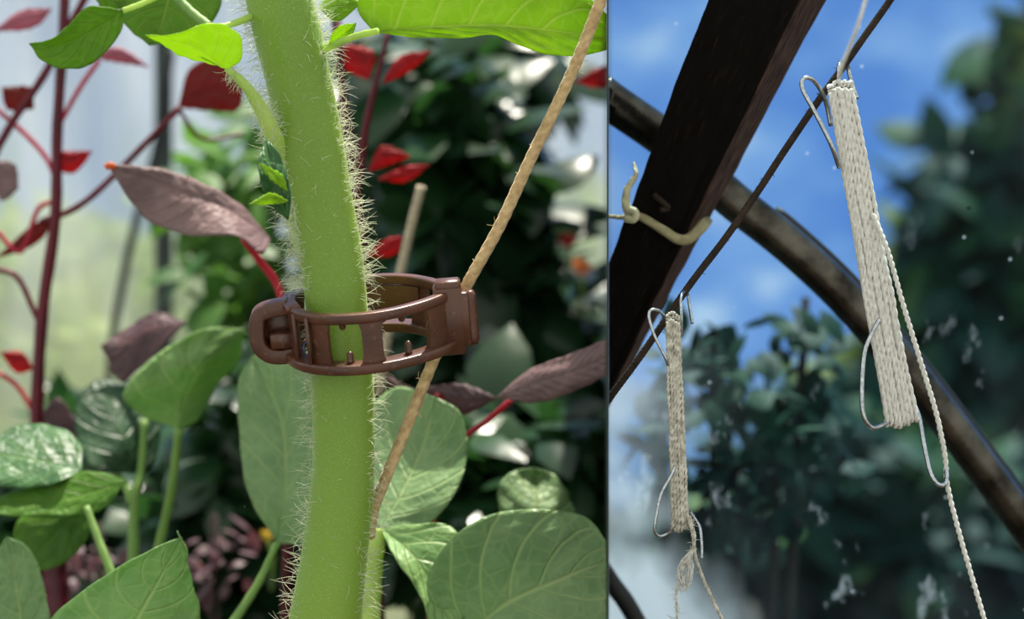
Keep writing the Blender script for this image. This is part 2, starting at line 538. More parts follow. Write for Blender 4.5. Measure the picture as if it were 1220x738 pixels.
class Geo:
    def __init__(self):
        self.v, self.f, self.uv = [], [], []

    def tube(self, path, r, seg=8, closed=False, caps=True):
        n = len(path)
        rr = r if isinstance(r, (list, tuple)) else [r] * n
        fr = frames(path, closed)
        b = len(self.v)
        for i in range(n):
            T, A, B = fr[i]
            for k in range(seg):
                a = 2 * math.pi * k / seg
                self.v.append(path[i] + (A * math.cos(a) + B * math.sin(a)) * rr[i])
                self.uv.append((k / seg, i / n))
        lim = n if closed else n - 1
        for i in range(lim):
            j = (i + 1) % n
            for k in range(seg):
                l = (k + 1) % seg
                self.f.append((b + i * seg + k, b + i * seg + l, b + j * seg + l, b + j * seg + k))
        if caps and not closed:
            self.f.append(tuple(b + k for k in reversed(range(seg))))
            self.f.append(tuple(b + (n - 1) * seg + k for k in range(seg)))

    def plies(self, path, r, plies=2, pitch=0.004, seg=6, phase=0.0, flat=None):
        """a twisted cord: several strands wound round a path"""
        L = sum((path[i + 1] - path[i]).length for i in range(len(path) - 1))
        n = max(int(L / pitch * 8), 8)
        p2 = catmull(path, n)
        fr = frames(p2)
        pr = r * (0.60 if plies == 2 else 0.74)
        if flat:
            pr = r * (1.02 - flat)
        for q in range(plies):
            pts = []
            d = 0
            for i in range(n):
                T, A, B = fr[i]
                a = phase + 2 * math.pi * (q / plies) + 2 * math.pi * (L * i / n) / pitch
                pts.append(p2[i] + (A * math.cos(a) + B * math.sin(a)) * (r * (flat or (0.42 if plies == 2 else 0.25))))
            self.tube(pts, pr, seg)

    def box(self, c, ax, ay, az, bev=0.0):
        """box with half-axes ax, ay, az (Vectors); chamfered edges"""
        b = len(self.v)
        la, lb, lc = ax.length, ay.length, az.length
        if bev <= 0:
            bev = 0.12 * min(la, lb, lc)
        fa, fb, fc = 1 - bev / la, 1 - bev / lb, 1 - bev / lc
        idx = {}
        for sx in (-1, 1):
            for sy in (-1, 1):
                for sz in (-1, 1):
                    for k, (p, q, r) in enumerate(((1, fb, fc), (fa, 1, fc), (fa, fb, 1))):
                        idx[(sx, sy, sz, k)] = len(self.v)
                        self.v.append(c + ax * sx * p + ay * sy * q + az * sz * r)
                        self.uv.append((sx * .5 + .5, sz * .5 + .5))
        I = idx
        for s in (-1, 1):
            self.f.append(tuple(I[(s, y, z, 0)] for y, z in ((-1, -1), (1, -1), (1, 1), (-1, 1))))
            self.f.append(tuple(I[(x, s, z, 1)] for x, z in ((-1, -1), (1, -1), (1, 1), (-1, 1))))
            self.f.append(tuple(I[(x, y, s, 2)] for x, y in ((-1, -1), (1, -1), (1, 1), (-1, 1))))
        for s in (-1, 1):
            for t in (-1, 1):
                self.f.append((I[(s, t, -1, 0)], I[(s, t, 1, 0)], I[(s, t, 1, 1)], I[(s, t, -1, 1)]))
                self.f.append((I[(s, -1, t, 0)], I[(s, 1, t, 0)], I[(s, 1, t, 2)], I[(s, -1, t, 2)]))
                self.f.append((I[(-1, s, t, 1)], I[(1, s, t, 1)], I[(1, s, t, 2)], I[(-1, s, t, 2)]))
                for w in (-1, 1):
                    self.f.append((I[(s, t, w, 0)], I[(s, t, w, 1)], I[(s, t, w, 2)]))

    def sweep(self, path, prof, ups, closed=False):
        """sweep a closed profile [(out, up)] along a path; ups = up vector; out = away from the path's left side"""
        n = len(path)
        b = len(self.v)
        m = len(prof)
        for i in range(n):
            if closed:
                t = path[(i + 1) % n] - path[i - 1]
            else:
                t = path[min(i + 1, n - 1)] - path[max(i - 1, 0)]
            t.normalize()
            o = t.cross(ups).normalized()
            for (a, c) in prof:
                self.v.append(path[i] + o * a + ups * c)
                self.uv.append((a, i / n))
        lim = n if closed else n - 1
        for i in range(lim):
            j = (i + 1) % n
            for k in range(m):
                l = (k + 1) % m
                self.f.append((b + i * m + k, b + i * m + l, b + j * m + l, b + j * m + k))
        if not closed:
            self.f.append(tuple(b + k for k in reversed(range(m))))
            self.f.append(tuple(b + (n - 1) * m + k for k in range(m)))

    def build(self, name, mat, parent=None, smooth=True, cut=None, sharp=None):
        o = mesh_obj(name, self.v, self.f, mat, parent, smooth, self.uv, cut)
        bm = bmesh.new()
        bm.from_mesh(o.data)
        bmesh.ops.recalc_face_normals(bm, faces=bm.faces[:])
        bm.to_mesh(o.data)
        bm.free()
        if sharp:
            o.data.set_sharp_from_angle(angle=math.radians(sharp))
        return o


def to3(pts, D=None):
    """list of (x, y[, depth]) photo points to places at their distances"""
    return [P(p[0], p[1], p[2] if len(p) > 2 else D) for p in pts]


def stalk(name, pts, r, mat, parent, D=F, n=24, seg=12, cut=None):
    path = catmull(to3(pts, D), n)
    d = D
    if isinstance(r, (tuple, list)):
        rr = [(r[0] + (r[1] - r[0]) * i / (n - 1)) * px(path[i].y) for i in range(n)]
    else:
        rr = [r * px(path[i].y) for i in range(n)]
    rr = [q * (1 + 0.05 * math.sin(i * 1.7)) for i, q in enumerate(rr)]
    g = Geo()
    g.tube(path, rr, seg)
    return g.build(name, mat, parent, cut=cut)


def leaf(name, mid, left, right, mat, parent, D=F, cup=4.0, pucker=1.2, nv=7, thick=0.0004, cut=None, seed=0, wave=1.5, ns=44, nt=22):
    """a blade between two edges with a midrib; edges and midrib run base to tip"""
    md = catmull(to3(mid, D), ns)
    lf = catmull(to3(left, D), ns)
    rt = catmull(to3(right, D), ns)
    k = px(D)
    v, f, uv = [], [], []
    for i in range(ns):
        s = i / (ns - 1)
        for j in range(nt + 1):
            t = j / nt * 2 - 1
            e = lf[i] if t < 0 else rt[i]
            a = abs(t)
            p = md[i].lerp(e, a)
            env = math.sin(math.pi * min(max(s, 0.0), 1.0)) ** 0.5
            ph = (s * nv - a * 1.9) % 1.0
            puck = math.sin(math.pi * ph) * pucker * k * env * min(a * 4, 1)
            sag = (a * a) * cup * k * env
            w = noise.noise(Vector((s * 4 + seed * 3.1, t * 2.2, seed))) * wave * 3 * k * env * a
            rim = math.sin(s * 38 + seed + (1 if t < 0 else 0)) * 0.7 * k * (a ** 6) * env
            v.append(p + Vector((0, sag - puck + w, 0)) + Vector((rim * .6, 0, rim)))
            uv.append((s, (t + 1) / 2))
    w_ = nt + 1
    for i in range(ns - 1):
        for j in range(nt):
            f.append((i * w_ + j, i * w_ + j + 1, (i + 1) * w_ + j + 1, (i + 1) * w_ + j))
    o = mesh_obj(name, v, f, mat, parent, True, uv, cut)
    md_ = o.modifiers.new('thickness', 'SOLIDIFY')
    md_.thickness = thick
    md_.offset = 0
    return o


def foliage(name, mat, parent, blobs, nleaf, size, seed, cut=None, flat=0.5, droop=0.3):
    """a crown of many small pointed leaves filling ellipsoids (centre, radii)"""
    rnd = random.Random(seed)
    v, f = [], []
    tot = sum(b[1][0] * b[1][2] for b in blobs)
    for c, r in blobs:
        n = int(nleaf * r[0] * r[2] / tot)
        for _ in range(n):
            while True:
                q = Vector((rnd.uniform(-1, 1), rnd.uniform(-1, 1), rnd.uniform(-1, 1)))
                if 0.1 < q.length < 1:
                    break
            p = Vector(c) + Vector((q.x * r[0], q.y * r[1], q.z * r[2]))
            L = size * rnd.uniform(0.6, 1.3)
            W = L * rnd.uniform(0.25, 0.36)
            d = Vector((rnd.uniform(-1, 1), rnd.uniform(-1, .6), rnd.uniform(-1, 1) - droop)).normalized()
            up = Vector((rnd.uniform(-1, 1) * (1 - flat), rnd.uniform(-1, 1) * (1 - flat) - .35, 1)).normalized()
            sd = d.cross(up)
            if sd.length < 1e-3:
                continue
            sd.normalize()
            nn = sd.cross(d)
            b = len(v)
            for (a, w, h) in ((0, 0.08, 0), (0.22, 0.8, .03), (0.45, 1.0, .02), (0.72, 0.7, -.04), (1.0, 0.03, -.16)):
                cc = p + d * (L * a) + nn * (L * h)
                v.append(cc - sd * W * w - nn * W * w * .25)
                v.append(cc)
                v.append(cc + sd * W * w - nn * W * w * .25)
            for i in range(4):
                f.append((b + 3 * i, b + 3 * i + 1, b + 3 * i + 4, b + 3 * i + 3))
                f.append((b + 3 * i + 1, b + 3 * i + 2, b + 3 * i + 5, b + 3 * i + 4))
    return mesh_obj(name, v, f, mat, parent, True, None, cut)


def struct(o):
    o['kind'] = 'structure'
    return o


# ================================================================== the setting
# ground
g = Geo()
nx = 60
v, f = [], []
for i in range(nx + 1):
    for j in range(nx + 1):
        x, y = -12 + 24 * i / nx, -1 + 31 * j / nx
        v.append(Vector((x, y, 0.03 * noise.noise(Vector((x * 1.3, y * 1.3, 0))))))
for i in range(nx):
    for j in range(nx):
        a = i * (nx + 1) + j
        f.append((a, a + nx + 1, a + nx + 2, a + 1))
struct(mesh_obj('floor', v, f, M['soil']))

# board between the two bays, seen edge on
m = (SEAM - 610) * S / F
dirv = Vector((m, 1, 0)).normalized()
sidev = Vector((1, -m, 0)).normalized()
g = Geo()
y0, y1 = 0.603, 1.5
mid_ = (y0 + y1) / 2
vv, ff = [], []
for sg in (-1, 1):
    for (yy, zz) in ((y0, 0.0), (y1, 0.0), (y1, CZ + .163 * y1), (y0, CZ + .163 * y0)):
        vv.append(Vector((m * yy, yy, zz)) + sidev * 0.00022 * sg)
g.v, g.uv = vv, [(0, 0)] * 8
g.f = [(0, 3, 2, 1), (4, 5, 6, 7), (0, 1, 5, 4), (1, 2, 6, 5), (2, 3, 7, 6), (3, 0, 4, 7)]
struct(g.build('wall_middle', M['divider'], smooth=False))


def film(name, x0, x1, z0, z1, yfun, mat, amp, nx, nz, cut=None, seed=0, diag=0.6):
    v, f = [], []
    for i in range(nx + 1):
        for j in range(nz + 1):
            x = x0 + (x1 - x0) * i / nx
            z = z0 + (z1 - z0) * j / nz
            w = noise.noise(Vector(((x + diag * (z - 1.2)) * 9, z * 0.8, seed))) * amp
            w += noise.noise(Vector(((x - diag * .4 * z) * 26, z * 1.4, seed + 5))) * amp * .35
            v.append(Vector((x, yfun(z) + w, z)))
    for i in range(nx):
        for j in range(nz):
            a = i * (nz + 1) + j
            f.append((a, a + nz + 1, a + nz + 2, a + 1))
    return mesh_obj(name, v, f, mat, None, True, None, cut)


struct(film('wall_back', -1.9, 0.13, 0.0, 2.1, lambda z: 2.6, M['film_milky'], 0.03, 180, 60, 'L', 3, 0.35))
FZ = lambda z: 0.745 - 0.33 * (z - CZ)
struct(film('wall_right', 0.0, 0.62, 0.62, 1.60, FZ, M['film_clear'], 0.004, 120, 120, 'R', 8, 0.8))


def Dfilm(y):
    return 0.745 / (1 + 0.33 * (369 - y) / 2400)


# ================================================================== LEFT BAY: near
tp = thing('tomato_plant', 'hairy thick green tomato stem held by the brown clip, with bright leaves at its top', 'tomato plant', P(388, 738))
stem_pts = [(322, -60), (333, 0), (357, 100), (376, 200), (394, 300), (404, 400), (408, 450), (409, 550), (406, 600), (400, 650), (393, 700), (386, 745), (376, 800)]
spath = catmull(to3(stem_pts, F), 120)
rad = []
for p in spath:
    yy = 369 - (p.z - CZ) / S
    r = 39.5 if yy < 60 else (39.5 - 2.5 * min((yy - 60) / 200, 1) if yy < 560 else 37 + 5 * min((yy - 560) / 180, 1.4))
    rad.append(r * S * (1 + 0.012 * math.sin(yy * 0.045)))
g = Geo()
g.tube(spath, rad, 48)
stem_o = g.build('stem', M['stem'], tp)


def hairs(name, parent, path, rad, n, seed, lmin, lmax, dens=None, mat=M['hair'], r0=0.34):
    rnd = random.Random(seed)
    fr = frames(path)
    g = Geo()
    for _ in range(n):
        u = rnd.random() * (len(path) - 1.001)
        i = int(u)
        t = u - i
        c = path[i].lerp(path[i + 1], t)
        T, A, B = fr[i]
        a = rnd.random() * 2 * math.pi
        d = A * math.cos(a) + B * math.sin(a)
        if d.y > 0.45:
            continue
        if dens and rnd.random() > dens(c, d):
            continue
        L = rnd.uniform(lmin, lmax) * S
        if d.y < -0.75:
            L *= 0.7
        bend = Vector((rnd.uniform(-1, 1), rnd.uniform(-1, 1), rnd.uniform(-1, 1))) * 0.8
        grow = (d + bend * .6 - T * rnd.uniform(-.2, .5)).normalized()
        pts = []
        p = c + d * rad[i] * 0.98
        dr = grow.copy()
        seg = 4
        for k in range(seg + 1):
            pts.append(p.copy())
            p = p + dr * (L / seg)
            dr = (dr + bend * 0.42 + Vector((0, 0, rnd.uniform(-.25, .1)))).normalized()
        g.tube(pts, [r0 * S, r0 * .9 * S, r0 * .75 * S, r0 * .55 * S, r0 * .2 * S], 3, caps=False)
    o = g.build(name, mat, parent)
    o['kind'] = 'stuff'
    return o


def dens_main(c, d):
    yy = 369 - (c.z - CZ) / S
    e = 1.0 if abs(d.x) > 0.78 else 0.05
    if yy < 120 and d.x < 0:
        e *= 0.8
    if 340 < yy < 440:
        e *= 0.25
    if 120 < yy < 340:
        e *= 1.0 if d.x < 0 else 0.85
    if yy > 440:
        e *= 0.45
    return e


hairs('stem_hair', stem_o, spath, rad, 7500, 4, 9, 34, dens_main)
hairs('hair_tuft', stem_o, spath, rad, 5200, 14, 16, 44, lambda c, d: 1.0 if (d.x < -0.7 and 120 < 369 - (c.z - CZ) / S < 345) else 0.0)
# short pale down that catches light across the face of the stem
hairs('stem_down', stem_o, spath, rad, 240, 9, 4, 11, None, M['hair'], 0.22)

# leafy shoot, upper left
sh_path = [(372, 290, .610), (352, 232, .603), (335, 184, .597), (317, 142, .590), (297, 108, .584), (282, 92, .582), (270, 82, .580)]
s1 = stalk('leaf_stalk', sh_path, (22, 4), M['stalk_lit'], tp, n=30, seg=16)
shp = catmull(to3(sh_path), 40)
hairs('stalk_hair', s1, shp, [(22 - 18 * i / 39) * S for i in range(40)], 700, 6, 6, 18)
leaf('leaf', [(270, 82, .580), (236, 58, .575), (205, 48, .574), (173, 42, .572)],
     [(270, 82, .580), (287, 70, .578), (284, 40, .574), (250, 27, .570), (208, 41, .570), (173, 42, .572)],
     [(270, 82, .580), (252, 76, .584), (215, 66, .582), (193, 52, .577), (173, 42, .572)], M['leaf_lit'], tp, F, 2, 1.0, 6, seed=2)
stalk('leaf_stalk', [(246, 30, .583), (266, 31, .586), (284, 26, .590), (304, 18, .598)], (3, 5), M['stalk_lit'], tp)
stalk('leaf_stalk', [(386, 58, .598), (408, 49, .59), (428, 42, .585), (450, 37, .582)], (5, 4), M['stalk_lit'], tp)
leaf('leaf', [(445, 38, 0.5900), (520, 33, 0.5965), (600, 32, 0.6034), (680, 40, 0.6104), (752, 50, 0.6166)],
     [(445, 38, 0.5900), (426, 8, 0.5900), (450, -35, 0.5904), (540, -62, 0.5982), (640, -40, 0.6069), (698, -6, 0.6119), (752, 50, 0.6166)],
     [(445, 38, 0.5900), (490, 44, 0.5939), (545, 45, 0.5987), (592, 42, 0.6027), (625, 57, 0.6056), (675, 67, 0.6099), (722, 60, 0.6140), (752, 50, 0.6166)],
     M['leaf_lit'], tp, F, 2, 1.6, 8, seed=5, cut='L', ns=70, nt=30)
# small sprout leaf right of the stem at the top
leaf('leaf', [(392, 54, .594), (410, 40, .59), (424, 28, .588)], [(392, 54, .594), (396, 40, .59), (408, 30, .588), (424, 28, .588)],
     [(392, 54, .594), (412, 50, .59), (420, 40, .588), (424, 28, .588)], M['leaf_lit'], tp, F, 1, .5, 4, seed=7)
leaf('leaf', [(380, 10, .61), (400, 8, .62), (430, 4, .63)], [(380, 10, .61), (395, -14, .62), (430, 4, .63)],
     [(380, 10, .61), (402, 26, .62), (430, 4, .63)], M['leaf_lit'], tp, F, 1, .5, 4, seed=8)
# curled young leaf against the stem
leaf('young_leaf', [(343, 262, .570), (334, 225, .566), (322, 195, .566), (316, 165, .57)],
     [(343, 262, .570), (318, 240, .562), (310, 212, .560), (308, 190, .562), (316, 165, .57)],
     [(343, 262, .570), (346, 235, .568), (340, 205, .568), (330, 180, .568), (316, 165, .57)], M['leaf_mid'], tp, F, 5, 2.2, 6, seed=11, wave=3)
leaf('young_leaf', [(343, 240, .566), (322, 236, .560), (297, 244, .556)], [(343, 240, .566), (322, 230, .560), (297, 244, .556)],
     [(343, 240, .566), (328, 243, .562), (297, 244, .556)], M['leaf_lit'], tp, F, 2, 1, 4, seed=12)
leaf('young_leaf', [(342, 228, .564), (328, 210, .560), (308, 194, .556)], [(342, 228, .564), (322, 213, .558), (308, 194, .556)],
     [(342, 228, .564), (335, 208, .562), (308, 194, .556)], M['leaf_lit'], tp, F, 2, 1, 4, seed=13)

# second branch of the tomato with softer focus, upper left
lb = thing('tomato_branch', 'out of focus green leaves hanging at the top left of the picture', 'leafy branch', P(190, 0, .66))
leaf('leaf', [(147, 12, .66), (110, 36, .66), (75, 52, .66), (35, 52, .66)], [(147, 12, .66), (105, 8, .655), (82, 28, .655), (60, 47, .655), (35, 52, .66)],
     [(147, 12, .66), (143, 40, .662), (112, 74, .662), (78, 82, .662), (50, 72, .662), (35, 52, .66)], M['leaf_top'], lb, .66, 2, 1.2, 6, seed=21)
stalk('leaf_stalk', [(146, 13, .66), (170, 4, .662), (205, -12, .664)], 3.5, M['stalk_lit'], lb, .66)
leaf('leaf', [(205, -30, .68), (200, 0, .68), (190, 35, .68), (178, 54, .68)], [(205, -30, .68), (150, -10, .68), (146, 25, .68), (178, 54, .68)],
     [(205, -30, .68), (262, -10, .68), (250, 30, .68), (215, 48, .68), (178, 54, .68)], M['leaf_top'], lb, .68, 2, 1.2, 6, seed=22)
stalk('leaf_stalk', [(195, -20, .645), (225, 12, .64), (250, 32, .635)], 6, M['stalk'], lb, .64)
leaf('leaf', [(110, -20, .68), (130, -2, .68), (150, 10, .68)], [(110, -20, .68), (120, 8, .68), (150, 10, .68)], [(110, -20, .68), (150, -20, .68), (150, 10, .68)], M['leaf_top'], lb, .68, seed=23)

# ------------------------------------------------------------------ the clip
ROLL, TILT = math.radians(4.5), math.radians(17)
CC = P(440, 384.5)
CU = Vector((math.cos(ROLL), 0, math.sin(ROLL)))
_w0 = Vector((0, -math.sin(TILT), math.cos(TILT)))
_v0 = Vector((0, math.cos(TILT), math.sin(TILT)))
RM = Matrix.Rotation(-ROLL, 3, 'Y')
CU = RM @ Vector((1, 0, 0))
CV = RM @ _v0
CW = RM @ _w0


def K(u, v, w):
    return CC + (CU * u + CV * v + CW * w) * S


clip = thing('plant_clip', 'brown plastic trellis clip closed round the hairy green stem', 'plant clip', CC)
plan = [(97, 0), (88, -22), (66, -46), (34, -67), (0, -77), (-36, -74), (-66, -57), (-86, -28), (-92, 4), (-86, 34), (-62, 60), (-26, 77), (12, 81), (48, 68), (76, 42), (92, 18)]


def ring(w):
    return catmull([K(u, v, w) for u, v in plan], 96, True)


def rr_prof(a, b, r, n=3):
    """rounded rectangle, half sizes a, b in px, to metres"""
    out = []
    for cx, cy, a0 in ((a - r, b - r, 0), (-(a - r), b - r, 90), (-(a - r), -(b - r), 180), (a - r, -(b - r), 270)):
        for k in range(n + 1):
            t = math.radians(a0 + 90 * k / n)
            out.append(((cx + r * math.cos(t)) * S, (cy + r * math.sin(t)) * S))
    return out


g = Geo(); g.sweep(ring(30), rr_prof(6.5, 6, 2.8), CW, True); rim_t = g.build('upper_rim', M['clip'], clip)
g = Geo(); g.sweep(ring(-30), rr_prof(12, 6, 2.8), CW, True); rim_b = g.build('lower_rim', M['clip'], clip)


def plan_pt(i):
    r = catmull([Vector((u, v, 0)) for u, v in plan], 96, True)
    return r[i % 96]


PL = catmull([Vector((u, v, 0)) for u, v in plan], 96, True)


def idx_front(u):
    best = min((i for i in range(96) if PL[i].y < 5), key=lambda i: abs(PL[i].x - u))
    return best


def idx_back(u):
    return min((i for i in range(96) if PL[i].y > -5), key=lambda i: abs(PL[i].x - u))


def wall(name, i0, i1, thick=3.0, w0=-30, w1=30, flare=3.0):
    """curved upright web between the rims, waisted like moulded plastic"""
    i0, i1 = min(i0, i1), max(i0, i1)
    g = Geo()
    ws = [w0 + (w1 - w0) * q / 10 for q in range(11)]
    mid_i = (i0 + i1) / 2
    half = (i1 - i0) / 2
    loops = []
    for w in ws:
        e = abs((w - (w0 + w1) / 2) / ((w1 - w0) / 2)) ** 4
        loop = []
        hh = half + e * flare / 4.5
        for side in (1, -1):
            for q in range(7):
                a = -1 + 2 * q / 6
                ii = mid_i + hh * a * side
                i_ = int(math.floor(ii))
                t = ii - i_
                c = PL[i_ % 96].lerp(PL[(i_ + 1) % 96], t)
                tan = (PL[(i_ + 1) % 96] - PL[i_ % 96]).normalized()
                out = Vector((tan.y, -tan.x, 0))
                c2 = c + out * (thick * side)
                loop.append(K(c2.x, c2.y, w))
        loops.append(loop)
    m = len(loops[0])
    for lp in loops:
        for p in lp:
            g.v.append(p)
            g.uv.append((0, 0))
    for a in range(len(loops) - 1):
        for k in range(m):
            l = (k + 1) % m
            g.f.append((a * m + k, a * m + l, (a + 1) * m + l, (a + 1) * m + k))
    g.f.append(tuple(reversed(range(m))))
    g.f.append(tuple((len(loops) - 1) * m + k for k in range(m)))
    return g.build(name, M['clip'], clip, sharp=50)


# front webs (order along the ring: right to left)
iR0, iR1 = idx_front(96), idx_front(70)
iR0 = min(iR0, iR1)
wall('web', 1, idx_front(70), 3.5)
wall('web', idx_front(20), idx_front(-2), 4.0, flare=5)
wall('web', idx_front(-44), idx_front(-62), 3.5)
wall('web', idx_front(-84), idx_front(-90) + 1, 3.5, flare=1)
# ribs standing out on the left webs
for u in (-66, -84):
    i = idx_front(u)
    c = PL[i]
    g = Geo()
    g.box(K(c.x - 1, c.y - 7, 0), CU * 2.2 * S, CV * 6 * S, CW * 31 * S, 0.8 * S)
    g.build('rib', M['clip'], clip)
# back webs
wall('web', idx_back(70), idx_back(50), 3.0)
wall('web', idx_back(14), idx_back(-8), 3.0)
wall('web', idx_back(-40), idx_back(-58), 3.0)
wall('web', idx_back(-80), idx_back(-88), 3.0)
# inner plate at the back with a keyhole edge
g = Geo()
i0, i1 = idx_back(2), idx_back(62)
pth = [K(PL[i].x * .96, PL[i].y * .96, 8) for i in range(i0, i1 + 1)]
g.sweep(pth, rr_prof(2.5, 15, 1), CW)
g.build('back_plate', M['clip'], clip, sharp=40)
# pegs that grip the stem
for (u, wv, h) in ((-22, -20, 9), (46, -20, 11), (-28, 21, 5), (42, 21, 5)):
    i = idx_front(u)
    c = PL[i] * 0.97
    a = K(c.x, c.y, wv - (4 if wv < 0 else -5))
    top = K(c.x, c.y + 2, wv + (h if wv < 0 else -h))
    g = Geo()
    pth = [a.lerp(top, q / 6) for q in range(7)]
    g.tube(pth, [4.5 * S, 4.2 * S, 4 * S, 4 * S, 4.2 * S, 3.6 * S, 1.8 * S], 12)
    g.build('peg', M['clip'], clip)
# hinge block
hb = Geo(); hb.box(K(96, -8, -1), CU * 17 * S, CV * 13 * S, CW * 42 * S, 2.5 * S); hinge = hb.build('hinge_block', M['clip'], clip)
hb = Geo(); hb.box(K(97, -9, 41), CU * 15 * S, CV * 11 * S, CW * 7 * S, 2.5 * S); hb.build('hinge_cap', M['clip'], hinge)
g = Geo()
pth = [K(122, -10, -33 + 66 * q / 14) for q in range(15)]
g.tube(pth, [5.0 * S if q in (0, 14) else 7.5 * S for q in range(15)], 18)
g.build('hinge_barrel', M['clip'], hinge)
g = Geo()
g.box(K(113, -14, 0), CU * 7 * S, CV * 6 * S, CW * 33 * S, 1.5 * S)
g.build('hinge_leaf', M['clip'], hinge)
g = Geo()
c = PL[idx_front(76)]
tt = (PL[(idx_front(76) + 1) % 96] - PL[idx_front(76)]).normalized()
ring_c = [K(c.x, c.y - 4.6, 2) + (CU * tt.x + CV * tt.y) * (7 * S * math.cos(a)) + CW * (9 * S * math.sin(a)) for a in [2 * math.pi * q / 24 for q in range(24)]]
g.tube(ring_c, 0.8 * S, 6, True)
ring_c = [K(c.x, c.y - 4.6, 2) + (CU * tt.x + CV * tt.y) * (3.5 * S * math.cos(a)) + CW * (3.5 * S * math.sin(a)) for a in [2 * math.pi * q / 12 for q in range(4, 12)]]
g.tube(ring_c, 0.8 * S, 6)
g.build('moulded_mark', M['clip'], clip)
# closing tab at the left: loop and catch
g = Geo()
lp = [(-93, -8, 31), (-112, -10, 30), (-128, -11, 24), (-132, -11, 5), (-131, -11, -14), (-120, -10, -26), (-104, -9, -29), (-90, -8, -27)]
pth = catmull([K(*q) for q in lp], 40)
g.sweep(pth, rr_prof(9, 12, 3), -CV)
tab = g.build('tab_loop', M['clip'], clip)
g = Geo(); g.box(K(-104, -12, -9), CU * 14 * S, CV * 9 * S, CW * 10 * S, 2.5 * S); g.build('catch', M['clip'], tab)
g = Geo(); g.box(K(-108, 2, 2), CU * 16 * S, CV * 3 * S, CW * 22 * S, 2 * S); g.build('tab_web', M['clip'], tab)
# collar where the tab meets the ring
g = Geo(); g.sweep(catmull([K(-84, -34, 33), K(-92, -10, 34), K(-92, 14, 34), K(-84, 36, 33)], 20), rr_prof(9, 4.5, 2.5), CW); g.build('collar', M['clip'], clip)

# ------------------------------------------------------------------ jute string through the clip


def cord(name, label, pts, r, mat, D=F, pitch=22, plies=3, cut=None, cat='string', fibres=40, seed=1, parent=None, group=None, flen=(5, 14)):
    path = catmull(to3(pts, D), 60)
    g = Geo()
    g.plies(path, r * px(path[30].y), plies, pitch * px(path[30].y), 7)
    o = g.build(name, mat, parent, cut=cut)
    if label:
        tag(o, label, cat, group)
    if fibres:
        rnd = random.Random(seed)
        fr = frames(path)
        h = Geo()
        for _ in range(fibres):
            i = rnd.randrange(1, 59)
            T, A, B = fr[i]
            a = rnd.random() * 6.283
            d = A * math.cos(a) + B * math.sin(a)
            p = path[i] + d * r * S * .8
            dr = (d + T * rnd.uniform(-1.2, 1.2)).normalized()
            q = []
            bend = Vector((rnd.uniform(-1, 1), rnd.uniform(-1, 1), rnd.uniform(-1, 1))) * .6
            L = rnd.uniform(*flen) * S
            for k in range(5):
                q.append(p.copy())
                p = p + dr * L / 4
                dr = (dr + bend * .5).normalized()
            h.tube(q, [.35 * S] * 4 + [.12 * S], 3, caps=False)
        ho = h.build('loose_fibres', mat, o, cut=cut)
        ho['kind'] = 'stuff'
    return o


cord('jute_string', 'tan jute string threaded through the hinge of the brown clip', [(728, -40, .596), (716, 0, .597), (680, 90, .599), (632, 190, .601), (595, 270, .602), (556, 340, .604), (536, 385, .612), (517, 428, .614), (498, 475, .612), (470, 545, .610), (447, 602, .612), (440, 640, .616)],
     7.6, M['twine_jute'], pitch=60, plies=4, cut='L', fibres=70, seed=3)
cord('twine', 'blurred pale twine slanting behind the brown clip', [(502, 222, .85), (490, 270, .85), (474, 340, .85), (462, 400, .85), (452, 470, .85)], 6, M['twine_pale'], .85, 40, 4, fibres=0)

# ================================================================== LEFT BAY: plants just behind
def plant(name, label, cat, x, y, D, group=None):
    group = group or ('red and purple amaranths' if cat == 'amaranth' else 'leafy plants around the tomato stem')
    return thing(name, label, cat, P(x, y, D), group)


# young leafy plant to the right of the stem, below the clip
a = plant('leafy_seedling', 'large crinkled pale green leaf filling the lower right of the garden half', 'leafy plant', 560, 738, .68)
leaf('leaf', [(540, 775, .68), (600, 722, .67), (660, 694, .665), (735, 664, .66)],
     [(540, 775, .68), (508, 700, .675), (540, 640, .67), (592, 612, .67), (650, 608, .67), (700, 618, .67), (735, 664, .66)],
     [(540, 775, .68), (620, 800, .66), (700, 790, .65), (760, 720, .65), (735, 664, .66)], M['leaf_soft'], a, .67, 3, 3.0, 5, seed=31, cut='L', ns=70, nt=36, wave=3)
b_ = plant('leafy_plant', 'pale stalked plant with round leaves close behind the tomato stem', 'leafy plant', 445, 738, .7)
stalk('stalk', [(440, 790, .7), (444, 700, .7), (450, 630, .7)], (12, 10), M['stalk_lit'], b_, .7)
leaf('leaf', [(452, 632, .70), (480, 585, .71), (505, 530, .72), (520, 474, .72)],
     [(452, 632, .70), (430, 570, .72), (436, 500, .73), (470, 462, .73), (520, 474, .72)],
     [(452, 632, .70), (500, 632, .70), (540, 592, .70), (557, 540, .71), (548, 492, .715), (520, 474, .72)], M['leaf_soft'], b_, .72, 4, 2.5, 6, seed=32)
leaf('leaf', [(454, 630, .70), (490, 660, .685), (515, 700, .68), (545, 760, .67)],
     [(454, 630, .70), (495, 625, .69), (540, 630, .69), (560, 690, .68), (545, 760, .67)],
     [(454, 630, .70), (470, 665, .68), (500, 710, .675), (522, 770, .67), (545, 760, .67)], M['leaf_pale'], b_, .69, 3, 1.5, 5, seed=33)
c_ = plant('round_leaf_plant', 'small round pale leaf just above the large crinkled leaf', 'leafy plant', 640, 640, .76)
leaf('leaf', [(640, 640, .76), (640, 605, .76), (640, 575, .77), (636, 558, .77)], [(640, 640, .76), (600, 620, .76), (594, 580, .765), (612, 562, .77), (636, 558, .77)],
     [(640, 640, .76), (685, 632, .76), (680, 595, .765), (660, 566, .77), (636, 558, .77)], M['leaf_soft'], c_, .76, 3, 2, 5, seed=34)
